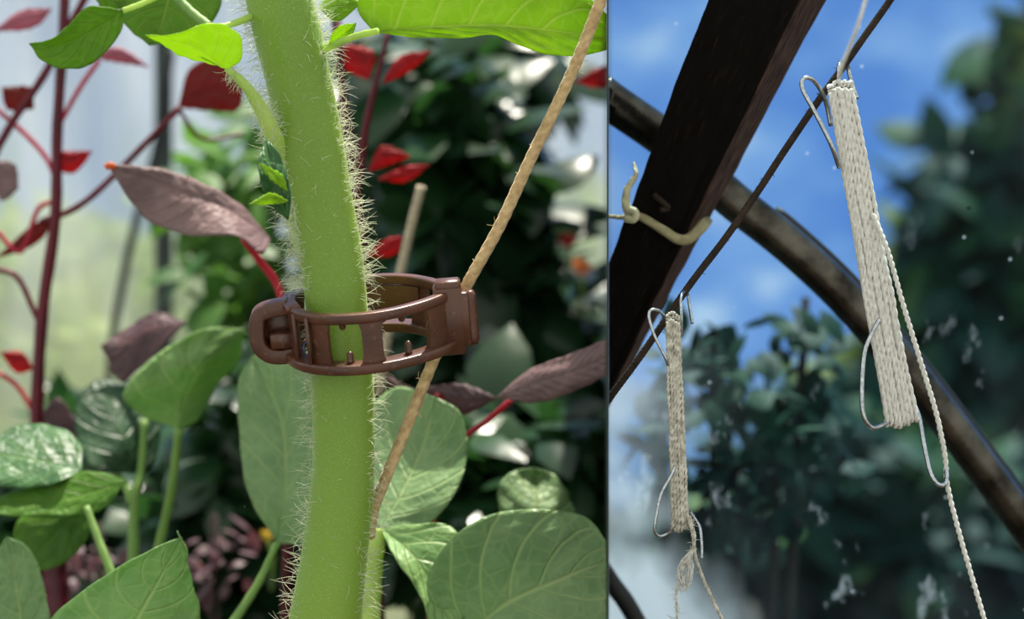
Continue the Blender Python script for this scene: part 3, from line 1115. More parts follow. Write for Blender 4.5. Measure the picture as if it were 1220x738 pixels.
stalk('stalk', [(640, 635, .765), (648, 700, .77), (655, 800, .78)], 5, M['stalk'], c_, .77)

d_ = plant('broad_leaf_plant', 'broad drooping blue green leaf left of the stem, under the clip', 'leafy plant', 275, 738, .74)
leaf('leaf', [(330, 648, .74), (340, 580, .74), (335, 500, .75), (300, 425, .76)],
     [(330, 648, .74), (296, 590, .74), (285, 520, .75), (284, 455, .755), (300, 425, .76)],
     [(330, 648, .74), (375, 640, .73), (392, 540, .73), (380, 440, .74), (345, 408, .75), (300, 425, .76)], M['leaf_soft'], d_, .74, 5, 2.5, 6, seed=41)
stalk('stalk', [(330, 648, .74), (305, 700, .74), (262, 765, .74)], (4, 6), M['stalk'], d_, .74)

e_ = plant('tall_leaf_plant', 'green plant left of the stem with a pale folded leaf on a long stalk', 'leafy plant', 180, 680, .82)
leaf('leaf', [(213, 512, .80), (222, 470, .80), (250, 425, .80), (290, 392, .82)],
     [(213, 512, .80), (168, 495, .79), (146, 468, .78), (190, 420, .79), (245, 392, .80), (290, 392, .82)],
     [(213, 512, .80), (236, 500, .81), (258, 460, .82), (284, 430, .83), (290, 392, .82)], M['leaf_pale'], e_, .80, 6, 2.5, 5, seed=42)
stalk('stalk', [(213, 510, .80), (205, 580, .81), (192, 640, .82), (176, 700, .82)], (5, 6), M['stalk'], e_, .81)
f_ = plant('forked_leaf_plant', 'plant with a dark drooping leaf on a thick forked pale stalk', 'leafy plant', 158, 700, .84)
leaf('leaf', [(158, 565, .84), (148, 520, .84), (130, 480, .85), (115, 452, .86)],
     [(158, 565, .84), (110, 558, .83), (90, 520, .84), (92, 475, .85), (115, 452, .86)],
     [(158, 565, .84), (182, 555, .85), (190, 500, .86), (165, 460, .86), (115, 452, .86)], M['leaf_dark'], f_, .84, 4, 2, 5, seed=43)
stalk('stalk', [(172, 500, .845), (168, 560, .84), (160, 600, .835), (158, 720, .83)], (4, 8), M['stalk'], f_, .84)
stalk('stalk', [(132, 560, .84), (148, 576, .838), (156, 600, .835)], (4, 5), M['stalk'], f_, .84)

h_ = plant('spreading_leaf_plant', 'plant at the left edge with layered green leaves and a short pale stalk', 'leafy plant', 130, 700, .76)
leaf('leaf', [(98, 560, .76), (60, 552, .76), (20, 545, .76), (-30, 540, .76)], [(98, 560, .76), (96, 530, .77), (70, 510, .775), (20, 508, .775), (-30, 540, .76)],
     [(98, 560, .76), (70, 575, .75), (30, 582, .75), (-10, 575, .75), (-30, 540, .76)], M['leaf_mid'], h_, .76, 3, 2, 5, seed=44)
leaf('leaf', [(150, 574, .75), (100, 590, .75), (50, 598, .75), (-20, 600, .75)], [(150, 574, .75), (110, 562, .755), (60, 572, .755), (10, 588, .755), (-20, 600, .75)],
     [(150, 574, .75), (120, 608, .745), (60, 616, .745), (0, 614, .745), (-20, 600, .75)], M['leaf_under'], h_, .75, 2, 1.5, 5, seed=45)
leaf('leaf', [(112, 600, .77), (80, 625, .77), (50, 655, .77), (20, 682, .77)], [(112, 600, .77), (60, 600, .775), (22, 620, .775), (16, 650, .775), (20, 682, .77)],
     [(112, 600, .77), (105, 640, .765), (70, 675, .765), (20, 682, .77)], M['leaf_under'], h_, .77, 3, 1.5, 5, seed=46)
stalk('stalk', [(103, 604, .745), (118, 645, .74), (136, 695, .735), (150, 760, .735)], (4, 7), M['stalk'], h_, .74)
i_ = plant('wide_leaf_plant', 'wide sunlit green leaf at the bottom left with a thin curled tip', 'leafy plant', 140, 738, .66)
leaf('leaf', [(140, 790, .66), (165, 735, .655), (190, 690, .655), (216, 640, .655)],
     [(140, 790, .66), (60, 770, .65), (62, 736, .65), (120, 690, .65), (175, 658, .65), (216, 640, .655)],
     [(140, 790, .66), (220, 790, .66), (238, 740, .665), (228, 690, .66), (216, 640, .655)], M['leaf_pale'], i_, .66, 4, 2.5, 6, seed=47)
stalk('leaf_tip', [(222, 668, .657), (222, 655, .656), (214, 640, .655), (211, 633, .655)], (2, .8), M['leaf_pale'], i_, .655)
j_ = plant('grey_leaf_plant', 'grey green leaf in the bottom left corner', 'leafy plant', 10, 738, .72)
leaf('leaf', [(20, 800, .72), (25, 740, .72), (18, 690, .72), (8, 640, .72)], [(20, 800, .72), (-40, 780, .72), (-30, 700, .72), (8, 640, .72)],
     [(20, 800, .72), (60, 770, .72), (52, 700, .72), (35, 655, .72), (8, 640, .72)], M['leaf_soft'], j_, .72, 3, 2, 5, seed=48)

# ------------------------------------------------------------------ amaranths
am = plant('amaranth', 'tall red stemmed amaranth at the left edge with thin branches', 'amaranth', 45, 738, .9)
stalk('stem', [(78, -20), (74, 60), (68, 160), (66, 260), (52, 360), (46, 440), (42, 560), (40, 800)], (6, 9), M['red_stem'], am, .90, 40)
for pts, r in (([(-15, 200), (15, 145), (55, 85), (105, -10)], 5), ([(48, 265), (90, 248), (130, 215), (215, 128)], 4),
               ([(-10, 125), (30, 160), (56, 190), (68, 220)], 3), ([(-5, 275), (25, 300), (45, 250), (66, 240)], 3),
               ([(70, 150), (95, 105), (118, 72)], 3), ([(-8, 320), (20, 330), (40, 370), (48, 390)], 3.5), ([(-10, 440), (20, 460), (45, 500)], 3)):
    stalk('branch', pts, r, M['red_stem'] if r > 3 else M['crimson_stem'], am, .90)
leaf('leaf', [(62, 10), (35, 22), (-10, 38)], [(62, 10), (25, 12), (-10, 38)], [(62, 10), (40, 32), (-10, 38)], M['pink_leaf'], am, .9, seed=50)
leaf('leaf', [(108, 68), (145, 64), (178, 80)], [(108, 68), (140, 56), (178, 80)], [(108, 68), (145, 75), (178, 80)], M['pink_leaf'], am, .9, seed=51)
leaf('leaf', [(64, 200), (85, 188), (110, 180)], [(64, 200), (68, 182), (110, 180)], [(64, 200), (88, 206), (110, 180)], M['red_leaf'], am, .9, seed=52)
leaf('leaf', [(40, 130), (20, 118), (2, 104)], [(40, 130), (36, 104), (2, 104)], [(40, 130), (8, 130), (2, 104)], M['maroon_leaf'], am, .9, seed=53)
leaf('leaf', [(22, 225), (8, 205), (-20, 190)], [(22, 225), (16, 195), (-20, 190)], [(22, 225), (0, 238), (-20, 190)], M['mauve'], am, .9, seed=54)
leaf('leaf', [(66, 262), (35, 282), (-5, 308)], [(66, 262), (38, 268), (-5, 308)], [(66, 262), (40, 292), (-5, 308)], M['maroon_leaf'], am, .9, seed=55)
leaf('leaf', [(45, 500), (70, 490), (100, 520)], [(45, 500), (70, 475), (100, 520)], [(45, 500), (60, 525), (100, 520)], M['mauve_dark'], am, .9, seed=56)
leaf('leaf', [(40, 440), (22, 430), (0, 420)], [(40, 440), (25, 420), (0, 420)], [(40, 440), (18, 444), (0, 420)], M['red_leaf'], am, .9, seed=57)
stalk('stem', [(62, 640), (66, 690), (75, 800)], (14, 17), M['maroon_stem'], am, .88)
leaf('leaf', [(70, 650), (85, 625), (88, 600)], [(70, 650), (74, 625), (88, 600)], [(70, 650), (92, 640), (88, 600)], M['red_leaf'], am, .86, seed=58)

am2 = plant('amaranth', 'amaranth with a large mauve leaf whose orange tip points left, on a crimson stalk', 'amaranth', 330, 345, .78)
leaf('leaf', [(322, 285, .76), (270, 250, .755), (200, 222, .75), (128, 196, .745)],
     [(322, 285, .76), (288, 246, .76), (245, 220, .755), (190, 201, .75), (128, 196, .745)],
     [(322, 285, .76), (312, 302, .75), (280, 281, .745), (230, 281, .745), (178, 264, .745), (150, 232, .745), (128, 196, .745)], M['mauve'], am2, .75, 3, 2, 12, seed=61)
stalk('leaf_stalk', [(290, 284, .765), (310, 312, .77), (332, 345, .775), (350, 420, .78)], 4.5, M['crimson_stem'], am2, .77)
stalk('leaf_tip', [(136, 199, .745), (131, 197, .744), (126, 200, .744)], 4, M['orange'], am2, .745)
leaf('leaf', [(222, 384, .86), (180, 390, .86), (150, 408, .86), (120, 412, .86)], [(222, 384, .86), (185, 372, .865), (150, 392, .865), (120, 412, .86)],
     [(222, 384, .86), (195, 412, .855), (165, 440, .855), (142, 454, .855), (120, 412, .86)], M['mauve_dark'], am2, .86, 3, 1.5, 8, seed=62)
leaf('leaf', [(212, 128, .92), (240, 110, .92), (290, 100, .92)], [(212, 128, .92), (226, 82, .92), (262, 70, .92), (290, 100, .92)],
     [(212, 128, .92), (250, 132, .92), (284, 130, .92), (290, 100, .92)], M['maroon_leaf'], am2, .92, 3, 1.5, 8, seed=63)
stalk('branch', [(212, 128, .92), (240, 165, .93), (290, 160, .94)], 2.5, M['maroon_stem'], am2, .92)
stalk('branch', [(350, 400, .80), (345, 560, .82), (340, 800, .85)], 7, M['maroon_stem'], am2, .8)

am3 = plant('amaranth', 'amaranth right behind the stem with maroon stems and vivid red leaves', 'amaranth', 425, 400, .86)
stalk('stem', [(400, 20), (410, 130), (424, 230), (432, 330), (438, 520), (455, 800)], (6, 8), M['maroon_stem'], am3, .86, 30)
stalk('branch', [(462, 40), (450, 90), (436, 150), (424, 230)], (3, 6), M['red_stem'], am3, .86)
for md, lf, rt in ((([(440, 95), (420, 70), (398, 52)]), [(440, 95), (444, 60), (398, 52)], [(440, 95), (405, 80), (398, 52)]),
                   ([(455, 100), (480, 78), (515, 60)], [(455, 100), (475, 68), (515, 60)], [(455, 100), (488, 84), (515, 60)]),
                   ([(438, 205), (460, 184), (490, 186)], [(438, 205), (455, 174), (490, 186)], [(438, 205), (470, 194), (490, 186)]),
                   ([(450, 214), (482, 208), (512, 196)], [(450, 214), (480, 199), (512, 196)], [(450, 214), (485, 216), (512, 196)]),
                   ([(436, 306), (462, 296), (480, 282)], [(436, 306), (458, 286), (480, 282)], [(436, 306), (470, 304), (480, 282)])):
    leaf('leaf', md, lf, rt, M['red_leaf'], am3, .86, seed=len(md) + md[0][0])
am4 = plant('amaranth', 'amaranth with a long twisted purple brown leaf beside the divider at mid height', 'amaranth', 550, 560, .78)
leaf('leaf', [(592, 474, .74), (640, 456, .73), (690, 440, .72), (745, 415, .71)], [(592, 474, .74), (630, 442, .735), (680, 422, .725), (745, 395, .71)],
     [(592, 474, .74), (640, 480, .73), (690, 464, .72), (745, 436, .71)], M['mauve'], am4, .73, 4, 3.2, 14, seed=71, cut='L')
stalk('leaf_stalk', [(608, 478, .742), (580, 502, .75), (550, 526, .76), (520, 580, .78), (510, 800, .8)], 3.5, M['crimson_stem'], am4, .75, 30)
leaf('leaf', [(592, 474, .75), (550, 478, .76), (505, 462, .77)], [(592, 474, .75), (550, 458, .76), (505, 462, .77)], [(592, 474, .75), (555, 494, .76), (520, 492, .77), (505, 462, .77)], M['mauve_dark'], am4, .76, seed=72)
leaf('leaf', [(520, 500, .78), (485, 478, .78), (458, 446, .78)], [(520, 500, .78), (500, 470, .78), (458, 446, .78)], [(520, 500, .78), (480, 490, .78), (458, 446, .78)], M['mauve'], am4, .78, seed=73)
leaf('leaf', [(560, 484, .765), (540, 478, .765), (516, 470, .765)], [(560, 484, .765), (540, 470, .765), (516, 470, .765)], [(560, 484, .765), (536, 490, .765), (516, 470, .765)], M['red_leaf'], am4, .76, seed=74)
am5 = plant('amaranth', 'single red leaf crossing from the divider near the top of the string', 'amaranth', 700, 100, 1.0)
leaf('leaf', [(770, 80), (725, 90), (684, 98)], [(770, 80), (720, 78), (684, 98)], [(770, 80), (725, 104), (684, 98)], M['red_leaf'], am5, .95, seed=75, cut='L')

# ------------------------------------------------------------------ post, hose, hedge, background foliage (left)
pz = P(195, 200, 1.9)
g = Geo()
g.tube([Vector((pz.x, 1.9, z)) for z in (0, .5, 1, 1.5, 2.0)], 11 * px(1.9), 20)
tag(g.build('steel_post', M['post']), 'upright grey post before the milky film wall', 'post')
g = Geo()
g.tube(catmull([P(205, 60, 1.7), P(185, 180, 1.7), P(158, 280, 1.7), P(138, 380, 1.7), P(130, 460, 1.7), P(128, 700, 1.7), Vector((P(126, 700, 1.7).x, 1.7, 0.0))], 60), 5 * px(1.7), 12)
tag(g.build('irrigation_hose', M['rubber']), 'thin curved black hose left of the grey post', 'hose')


def bush(name, label, cat, blobs_px, n, size, seed, mat, group=None, cut='L', stems=3, smat=None):
    """blobs_px: (x, y, D, rx, ry, rd)"""
    blobs = []
    for (x, y, D, rx, ry, rd) in blobs_px:
        blobs.append((P(x, y, D), (rx * px(D), rd, ry * px(D))))
    c = blobs[0][0]
    group = group or {'tree': 'trees beyond the clear film', 'leafy plant': 'shaded plants behind the stem'}.get(cat)
    root = thing(name, label, cat, (c.x, c.y, 0.0), group)
    foliage('foliage', mat, root, blobs, n, size, seed, cut)
    rnd = random.Random(seed + 100)
    g = Geo()
    for q in range(stems):
        b = blobs[q % len(blobs)][0]
        pth = catmull([Vector((c.x + rnd.uniform(-.05, .05), c.y + rnd.uniform(-.03, .03), 0)), Vector((c.x * .6 + b.x * .4, c.y, .5 * b.z)), Vector((b.x, b.y, b.z + .02))], 14)
        g.tube(pth, [0.010 * (1 - .06 * i) for i in range(14)], 8)
    g.build('trunk' if cat == 'tree' else 'stem', smat or M['bark'], root, cut=cut)
    return root


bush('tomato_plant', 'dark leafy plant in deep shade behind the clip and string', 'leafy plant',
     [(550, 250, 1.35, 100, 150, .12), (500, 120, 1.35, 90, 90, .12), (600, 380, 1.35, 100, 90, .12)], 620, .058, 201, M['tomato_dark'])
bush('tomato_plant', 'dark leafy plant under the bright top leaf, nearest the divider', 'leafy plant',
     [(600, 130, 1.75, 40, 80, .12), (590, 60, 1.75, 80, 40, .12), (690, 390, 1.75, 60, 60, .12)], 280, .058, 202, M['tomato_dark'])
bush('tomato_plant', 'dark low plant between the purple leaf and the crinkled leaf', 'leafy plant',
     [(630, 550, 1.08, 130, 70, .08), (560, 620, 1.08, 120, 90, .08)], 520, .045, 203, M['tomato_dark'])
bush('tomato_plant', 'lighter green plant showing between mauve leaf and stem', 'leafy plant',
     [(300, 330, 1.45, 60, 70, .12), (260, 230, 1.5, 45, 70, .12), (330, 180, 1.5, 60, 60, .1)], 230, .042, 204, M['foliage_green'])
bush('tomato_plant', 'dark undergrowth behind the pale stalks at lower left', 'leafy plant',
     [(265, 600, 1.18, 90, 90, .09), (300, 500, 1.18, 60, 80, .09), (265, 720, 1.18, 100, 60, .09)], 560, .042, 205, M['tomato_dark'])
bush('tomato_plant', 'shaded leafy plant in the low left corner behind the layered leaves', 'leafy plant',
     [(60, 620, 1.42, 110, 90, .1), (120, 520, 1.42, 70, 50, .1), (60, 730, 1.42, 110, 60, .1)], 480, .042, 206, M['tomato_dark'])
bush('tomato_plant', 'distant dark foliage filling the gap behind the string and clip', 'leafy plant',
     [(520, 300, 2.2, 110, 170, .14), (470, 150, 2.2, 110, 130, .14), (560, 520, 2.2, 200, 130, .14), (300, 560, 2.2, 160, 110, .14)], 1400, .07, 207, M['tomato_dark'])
bush('purple_undergrowth', 'purple and mauve undergrowth low between the stalks', 'leafy plant',
     [(255, 660, 1.02, 60, 40, .03), (115, 670, 1.02, 50, 30, .03)], 60, .012, 208, M['mauve_dark'])
bush('hedge', 'sunny yellow green hedge beyond the milky film', 'hedge',
     [(40, 420, 3.4, 190, 190, .3), (230, 420, 3.5, 150, 170, .3), (660, 330, 3.4, 140, 120, .3)], 2600, .07, 209, M['foliage_far'])
for (x, y, D, r, mt, lab) in ((692, 318, 1.2, 12, 'orange', 'blurred orange flower beside the divider, above the purple leaf'),
                              (676, 286, 1.25, 11, 'red_leaf', 'blurred red flower above the orange one near the divider'),
                              (628, 540, 1.1, 9, 'orange', 'blurred orange flower among the dark low plants'),
                              (318, 638, 1.0, 8, 'yellow', 'small yellow flower under the broad drooping leaf')):
    fl = thing('flower', lab, 'flower', P(x, y, D), 'blurred flowers among the leaves')
    g = Geo()
    v, f = [], []
    c = P(x, y, D)
    for q in range(9):
        a = q * 2.4
        d = Vector((math.cos(a), -.25 - .05 * q, math.sin(a)))
        sd = Vector((-math.sin(a), 0, math.cos(a)))
        L = r * px(D) * (1.2 - .05 * q)
        b = len(v)
        v += [c, c + d * L * .6 - sd * L * .32, c + d * L * .6 + sd * L * .32, c + d * L]
        f += [(b, b + 1, b + 3, b + 2)]
    mesh_obj('petals', v, f, M[mt], fl)
    g.tube([c, c + Vector((.002, .01, -.012)), c + Vector((.0, .02, -.03))], .0012, 8)
    g.build('stem', M['stalk'], fl)

# ================================================================== RIGHT BAY
# rafter: a tapering hewn beam running down and away
A0, A1 = P(865.4, -60, .625), P(655, 502, .705)       # left edge
R0, R1 = P(984, -60, .625), P(712, 502, .705)         # ridge
O0, O1 = P(1016, -60, .645), P(717, 502, .722)       # outer right edge, set back
B0, B1 = P(895, -60, .65), P(670, 502, .727)
prof_n = []
nb = 90
v, f, uv = [], [], []
for i in range(nb + 1):
    t = i / nb
    a, r, o, b = A0.lerp(A1, t), R0.lerp(R1, t), O0.lerp(O1, t), B0.lerp(B1, t)
    row = []
    segs = [(a, r, 12), (r, o, 5), (o, b, 5), (b, a, 3)]
    k = 0
    for (p, q, m_) in segs:
        for j in range(m_):
            s_ = j / m_
            pt = p.lerp(q, s_)
            row.append((pt, k))
            k += 1
    c = (a + r + o + b) / 4
    for (pt, k) in row:
        d = (pt - c)
        amp = .0006 * noise.noise(Vector((pt.x * 160, k * .9, pt.z * 35))) + .0004 * noise.noise(Vector((k * 3, 0, pt.z * 160)))
        if k == 10:
            amp -= .0011
        v.append(pt + d.normalized() * amp)
        uv.append((k / 25, t * 5))
W = 25
for i in range(nb):
    for k in range(W):
        l = (k + 1) % W
        f.append((i * W + k, i * W + l, (i + 1) * W + l, (i + 1) * W + k))
f.append(tuple(range(W)))
f.append(tuple(nb * W + k for k in reversed(range(W))))
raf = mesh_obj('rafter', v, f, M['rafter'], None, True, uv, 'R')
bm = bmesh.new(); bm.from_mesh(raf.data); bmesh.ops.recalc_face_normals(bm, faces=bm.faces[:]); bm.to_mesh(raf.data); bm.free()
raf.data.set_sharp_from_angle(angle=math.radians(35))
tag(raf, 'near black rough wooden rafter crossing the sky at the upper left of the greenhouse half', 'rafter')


def Dr(y):
    """distance of the rafter's face at a photo height"""
    t = (y + 60) / 562
    return 1 / (1 / .625 * (1 - t) + 1 / .705 * t)


# pipe behind the rafter, on the film
pp = [(640, 55), (724, 118), (800, 172), (870, 236), (940, 292), (1010, 358), (1080, 440), (1150, 530), (1225, 632), (1300, 740)]
path = catmull([P(x, y, Dfilm(y) - .012) for x, y in pp], 90)
g = Geo()
rr = [(23.0 - 1.5 * i / 89) * S / F * .73 for i in range(90)]
g.tube(path, rr, 28)
pipe = thing('metal_pipe', 'weathered galvanised hoop pipe running diagonally behind the rafter and twine bundles', 'pipe', path[60])
g.build('tube', M['pipe'], pipe, cut='R')
g = Geo()
off = Vector((.62, 0, .78)) * .0070
path2 = [p + off + Vector((0, .004, 0)) for p in path[30:]]
g.tube(path2, .0020, 8)
g.build('dark_strip', M['rubber'], pipe, cut='R')  # thin dark strip along the upper side of the pipe

# dark bar in the low corner, stands in for another beam
g = Geo()
g.tube(catmull([P(700, 650, .75), P(728, 694, .755), P(750, 725, .757), P(790, 800, .76), P(840, 900, .76)], 30), 11 * px(.75), 12)
tag(g.build('dark_corner_bar', M['rubber'], cut='R'), 'dark bar standing for another beam in the bottom left corner of the greenhouse half', 'hose')

# carrying line
wl = [(700, 512, .612), (724, 478, .612), (772, 412, .612), (818, 345, .612), (880, 262, .612), (960, 142, .612), (1010, 72, .612), (1066, -8, .612), (1110, -75, .612)]
cord('carrying_line', 'taut dark brown line that both twine bundles hang from', wl, 4.6, M['rope_dark'], .612, 22, 4, 'R', 'line', 60, 5, flen=(2, 6))
cord('twine', 'faint blurred twine above the larger bundle at the top edge', [(1040, -30, .50), (1022, 30, .50), (1004, 76, .515), (1000, 92, .53)], 2.6, M['twine_cream'], .5, 14, 2, fibres=0)


# twine bundles wound on wire hooks
def bundle(label, top, bot, w0, w1, nl, rs, mat, pitch, hooks, hr, seed, loc, thick=11):
    root = thing('twine_bundle', label, 'twine bundle', P(*loc), 'twine bundles on the carrying line')
    rnd = random.Random(seed)
    T, B = Vector((top[0], top[1])), Vector((bot[0], bot[1]))
    ax = (B - T).normalized()
    sd = Vector((-ax.y, ax.x)) * -1          # to the right on the photo
    if sd.x < 0:
        sd = -sd
    L = (B - T).length
    g = Geo()
    for layer in range(2):
        n_ = nl - layer
        for k in range(n_):
            s_ = (k + .5) / n_ * 2 - 1
            s2 = ((n_ - 1 - k if layer else k) + .5) / n_ * 2 - 1
            th = thick * (1 - .35 * s_ * s_) - layer * rs * 1.1
            ext = -layer * rs * 1.4 - 5 * s_ * s_ + rnd.uniform(-1.5, 1.5)
            jit = [rnd.uniform(-1, 1) * rs * .45 for _ in range(9)]
            pts = []
            m_ = 9
            for q in range(m_):
                t = q / (m_ - 1)
                hw = (w0 * (1 - t) + w1 * t) / 2 - rs
                squeeze = 1 - .10 * (1 - abs(2 * t - 1))
                c = T + ax * ((4 + t * (L - 8)) + (-ext if q == 0 else ext if q == m_ - 1 else 0)) + sd * ((s_ + (t - .5) * 1.1 / n_) * hw * squeeze + jit[q])
                pts.append(P(c.x, c.y, F - th * S))
            c = B + ax * (ext + 3) + sd * (s_ * (w1 / 2 - rs))
            pts.append(P(c.x, c.y, F - th * .5 * S))
            pts.append(P(c.x + ax.x, c.y + ax.y, F + th * .5 * S))
            for q in range(m_ - 1, -1, -1):
                t = q / (m_ - 1)
                hw = (w0 * (1 - t) + w1 * t) / 2 - rs
                c = T + ax * (4 + t * (L - 8)) + sd * ((s_ * .96) * hw + jit[q] * .5)
                pts.append(P(c.x, c.y, F + th * S))
            c = T - ax * (ext + 3) + sd * (s_ * (w0 / 2 - rs))
            pts.append(P(c.x, c.y, F + th * .5 * S))
            pts.append(P(c.x, c.y, F - th * .45 * S))
            p3 = catmull(pts, 160)
            g.plies(p3, rs * S, 2, pitch * S, 6, rnd.random() * 6, 0.40)
    g.build('wound_twine', mat, root)
    # the card-thin core keeps the middle closed
    for nm, pts in hooks:
        h = Geo()
        h.tube(catmull(to3(pts, F), 50), hr * S, 10)
        h.build(nm, M['steel'], root)
    return root


tb1 = bundle('large cream twine bundle on wire hooks, hanging at the right over the pipe', (1001, 101), (1074, 503), 37, 46, 8, 3.0, M['twine_cream'], 26,
             [('upper_loop', [(1000, 200, .597), (990, 172, .593), (972, 136, .592), (957, 108, .592), (956, 95, .593), (965, 93, .594), (975, 103, .597), (984, 122, .602), (990, 150, .604)]),
              ('hanging_hook', [(1003, 130, .604), (1000, 104, .604), (999, 82, .600), (1003, 73, .606), (1009, 76, .620), (1013, 92, .622), (1021, 117, .618)]),
              ('lower_loop', [(1048, 380, .592), (1037, 401, .591), (1030, 420, .590), (1027, 455, .590), (1028, 492, .591), (1037, 509, .593), (1049, 508, .596), (1062, 499, .600), (1070, 485, .604)]),
              ('bottom_hook', [(1088, 480, .602), (1095, 497, .600), (1101, 530, .598), (1108, 562, .597), (1116, 576, .597), (1125, 578, .598), (1128, 566, .6), (1124, 535, .602), (1118, 508, .603), (1116, 490, .604)])],
             2.7, 5, (1040, 300))
cord('loose_end', None, [(1040, 255, .596), (1058, 300, .594), (1075, 360, .594), (1098, 435, .596), (1116, 495, .598), (1126, 545, .600), (1129, 580, .601), (1144, 640, .601), (1160, 695, .601), (1176, 750, .601)],
     3.3, M['twine_cream'], F, 17, 2, parent=tb1, fibres=9, seed=7, flen=(2, 6))
tb2 = bundle('smaller greyish twine bundle on wire hooks, hanging from the lower part of the line', (802, 377), (810, 628), 21, 26, 6, 2.3, M['twine_grey'], 16,
             [('upper_loop', [(798, 440, .599), (792, 425, .597), (781, 403, .596), (774, 382, .596), (774, 371, .597), (782, 369, .598), (790, 375, .600), (796, 390, .603)]),
              ('hanging_hook', [(812, 400, .603), (812, 376, .601), (811, 357, .601), (814, 348, .606), (819, 350, .618), (821, 362, .618), (825, 386, .617)]),
              ('lower_loop', [(804, 556, .597), (799, 568, .596), (788, 588, .595), (783, 610, .595), (780, 632, .596), (785, 639, .597), (793, 637, .598), (803, 629, .601), (808, 618, .603)]),
              ('bottom_hook', [(822, 610, .604), (830, 622, .605), (834, 630, .605), (836, 650, .605), (836, 666, .605)])],
             1.9, 6, (806, 500), 8)
cord('loose_end', None, [(818, 612, .597), (824, 630, .597), (827, 650, .597), (829, 666, .598), (842, 700, .600), (862, 742, .600), (872, 770, .600)],
     2.4, M['twine_grey'], F, 10, 2, parent=tb2, fibres=5, seed=8, flen=(2, 6))
cord('loose_end', None, [(822, 615, .600), (828, 640, .596), (824, 655, .597), (815, 672, .597), (810, 690, .597), (806, 705, .597), (806, 725, .597), (808, 752, .597)],
     1.7, M['twine_grey'], F, 10, 2, parent=tb2, fibres=60, seed=9)
# frayed tuft: open strands that fan out and close again
rnd = random.Random(12)
g = Geo()
for q in range(26):
    sx = rnd.uniform(-12, 9)
    pts = [(826, 655 + rnd.uniform(-4, 4), .597)]
    for k in range(1, 6):
        t = k / 5
        pts.append((822 - 6 * t + sx * math.sin(math.pi * min(t * .9, 1)) + rnd.uniform(-2, 2), 658 + t * rnd.uniform(36, 48), .597 + rnd.uniform(-.0015, .0015)))
    g.tube(catmull(to3(pts), 16), .42 * S, 4)
tuft = g.build('frayed_tuft', M['twine_cream'], tb2)
tuft['kind'] = 'stuff'


# cloth tie round the rafter
def ribbon(name, pts, width, mat, parent, twist=0.0, thick=.0006, cut=None):
    """pts (x, y, D): a band; width in px across the screen-normal direction"""
    path = catmull(to3(pts), 40)
    fr = frames(path)
    v, f = [], []
    for i, p in enumerate(path):
        T = fr[i][0]
        up = Vector((0, -1, 0))
        s_ = T.cross(up).normalized()
        a = twist * i / 39
        s_ = s_ * math.cos(a) + Vector((0, 1, 0)) * math.sin(a)
        w = (width[0] + (width[1] - width[0]) * i / 39 if isinstance(width, tuple) else width) * px(p.y) / 2
        for k in range(5):
            q = k / 2 - 1
            v.append(p + s_ * w * q + Vector((0, (q * q) * .0006 + .0003 * math.sin(i * .9 + k), 0)))
    for i in range(39):
        for k in range(4):
            f.append((i * 5 + k, i * 5 + k + 1, i * 5 + k + 6, i * 5 + k + 5))
    o = mesh_obj(name, v, f, mat, parent, True, None, cut)
    s = o.modifiers.new('thickness', 'SOLIDIFY')
    s.thickness = thick
    return o


tie = thing('cloth_tie', 'cream cloth strip knotted round the dark rafter', 'cloth tie', P(752, 256, Dr(256) - .004))
ribbon('loop', [(750, 256, Dr(256) - .005), (765, 259, Dr(260) - .004), (790, 274, Dr(275) - .004), (808, 285, Dr(285) - .004), (822, 284, Dr(285) - .003), (838, 268, Dr(268) + .004), (843, 258, Dr(258) + .014)], (9, 16), M['cloth_tie'], tie, cut='R')
ribbon('loose_tail', [(752, 258, Dr(256) - .004), (746, 244, Dr(256) - .008), (748, 225, Dr(256) - .010), (758, 208, Dr(256) - .010), (755, 193, Dr(256) - .008)], (12, 9), M['cloth'], tie, 1.2, cut='R')
ribbon('loose_tail', [(752, 256, Dr(256) - .004), (740, 259, Dr(256) - .006), (726, 258, Dr(256) - .006), (716, 262, Dr(256) - .006)], (6, 5), M['cloth_tie'], tie, .4, cut='R')
g = Geo()
kc = P(751, 256, Dr(256) - .006)
g.tube(catmull([kc + Vector((-.0015, 0, .002)), kc + Vector((.0016, -.001, .0008)), kc + Vector((.001, -.001, -.0016)), kc + Vector((-.0018, .0, -.0012))], 16), .0013, 10)
g.build('knot', M['cloth'], tie, cut='R')
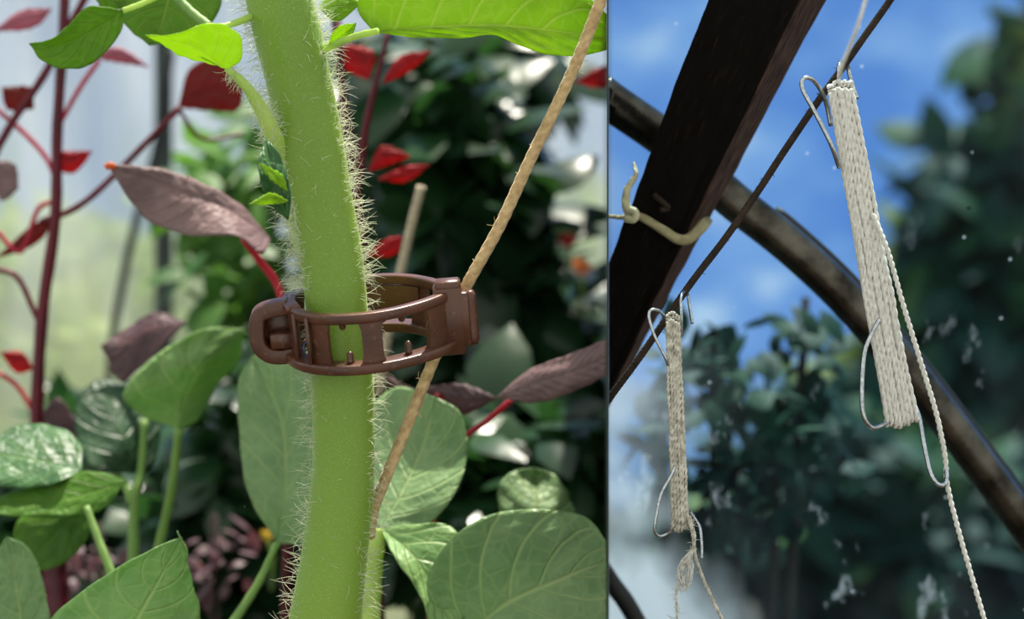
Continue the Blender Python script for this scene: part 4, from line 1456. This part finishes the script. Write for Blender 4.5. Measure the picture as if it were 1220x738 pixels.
# small bit of old tie on the rafter
g = Geo()
g.tube(catmull(to3([(779, 232, Dr(235) - .001), (788, 240, Dr(240) - .003), (796, 248, Dr(246) - .002), (786, 250, Dr(248) - .003)]), 16), .0010, 8)
tag(g.build('nail_stub', M['rope_dark'], cut='R'), 'dark twisted stub on the face of the rafter above the cloth tie', 'stub')

# trees beyond the clear film
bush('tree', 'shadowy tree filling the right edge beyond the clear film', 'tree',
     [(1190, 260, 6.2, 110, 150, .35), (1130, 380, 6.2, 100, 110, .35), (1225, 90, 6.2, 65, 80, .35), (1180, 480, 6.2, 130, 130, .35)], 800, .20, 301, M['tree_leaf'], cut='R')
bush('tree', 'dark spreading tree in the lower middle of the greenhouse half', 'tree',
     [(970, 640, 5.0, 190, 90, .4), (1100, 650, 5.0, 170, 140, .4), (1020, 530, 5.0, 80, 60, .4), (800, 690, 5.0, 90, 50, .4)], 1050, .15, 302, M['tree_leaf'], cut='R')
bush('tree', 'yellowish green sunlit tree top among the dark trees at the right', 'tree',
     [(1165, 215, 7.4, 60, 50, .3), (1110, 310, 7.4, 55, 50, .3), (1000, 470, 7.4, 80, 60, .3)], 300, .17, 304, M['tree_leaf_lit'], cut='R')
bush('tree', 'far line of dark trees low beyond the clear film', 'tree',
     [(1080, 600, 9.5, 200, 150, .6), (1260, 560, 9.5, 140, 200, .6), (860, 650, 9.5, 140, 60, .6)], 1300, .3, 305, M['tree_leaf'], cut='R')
bush('leafy_shrub', 'small leaved shrub pressing close behind the film beside the smaller bundle', 'shrub',
     [(850, 440, 1.05, 70, 60, .05), (790, 500, 1.05, 30, 70, .05), (930, 520, 1.05, 90, 70, .05), (880, 600, 1.05, 80, 60, .05), (960, 400, 1.05, 40, 40, .05)], 330, .019, 303, M['tree_leaf'], cut='R', stems=5)
# added water sheet, mirrors the sky into the low gaps between the trees
v, f = [], []
for i in range(41):
    for j in range(41):
        x, y = .6 + 8 * i / 40, 10.5 + 17 * j / 40
        v.append(Vector((x, y, 0.045)))
for i in range(40):
    for j in range(40):
        a = i * 41 + j
        f.append((a, a + 41, a + 42, a + 1))
n = N('added sky mirror water')
wtr = mesh_obj('floor', v, f, n.done(n.bsdf((0.02, 0.05, 0.06, 1), 0.08, 0, n.bump(n.noise(3, 3), 0.2, 0.02), 1.0)))
struct(wtr)
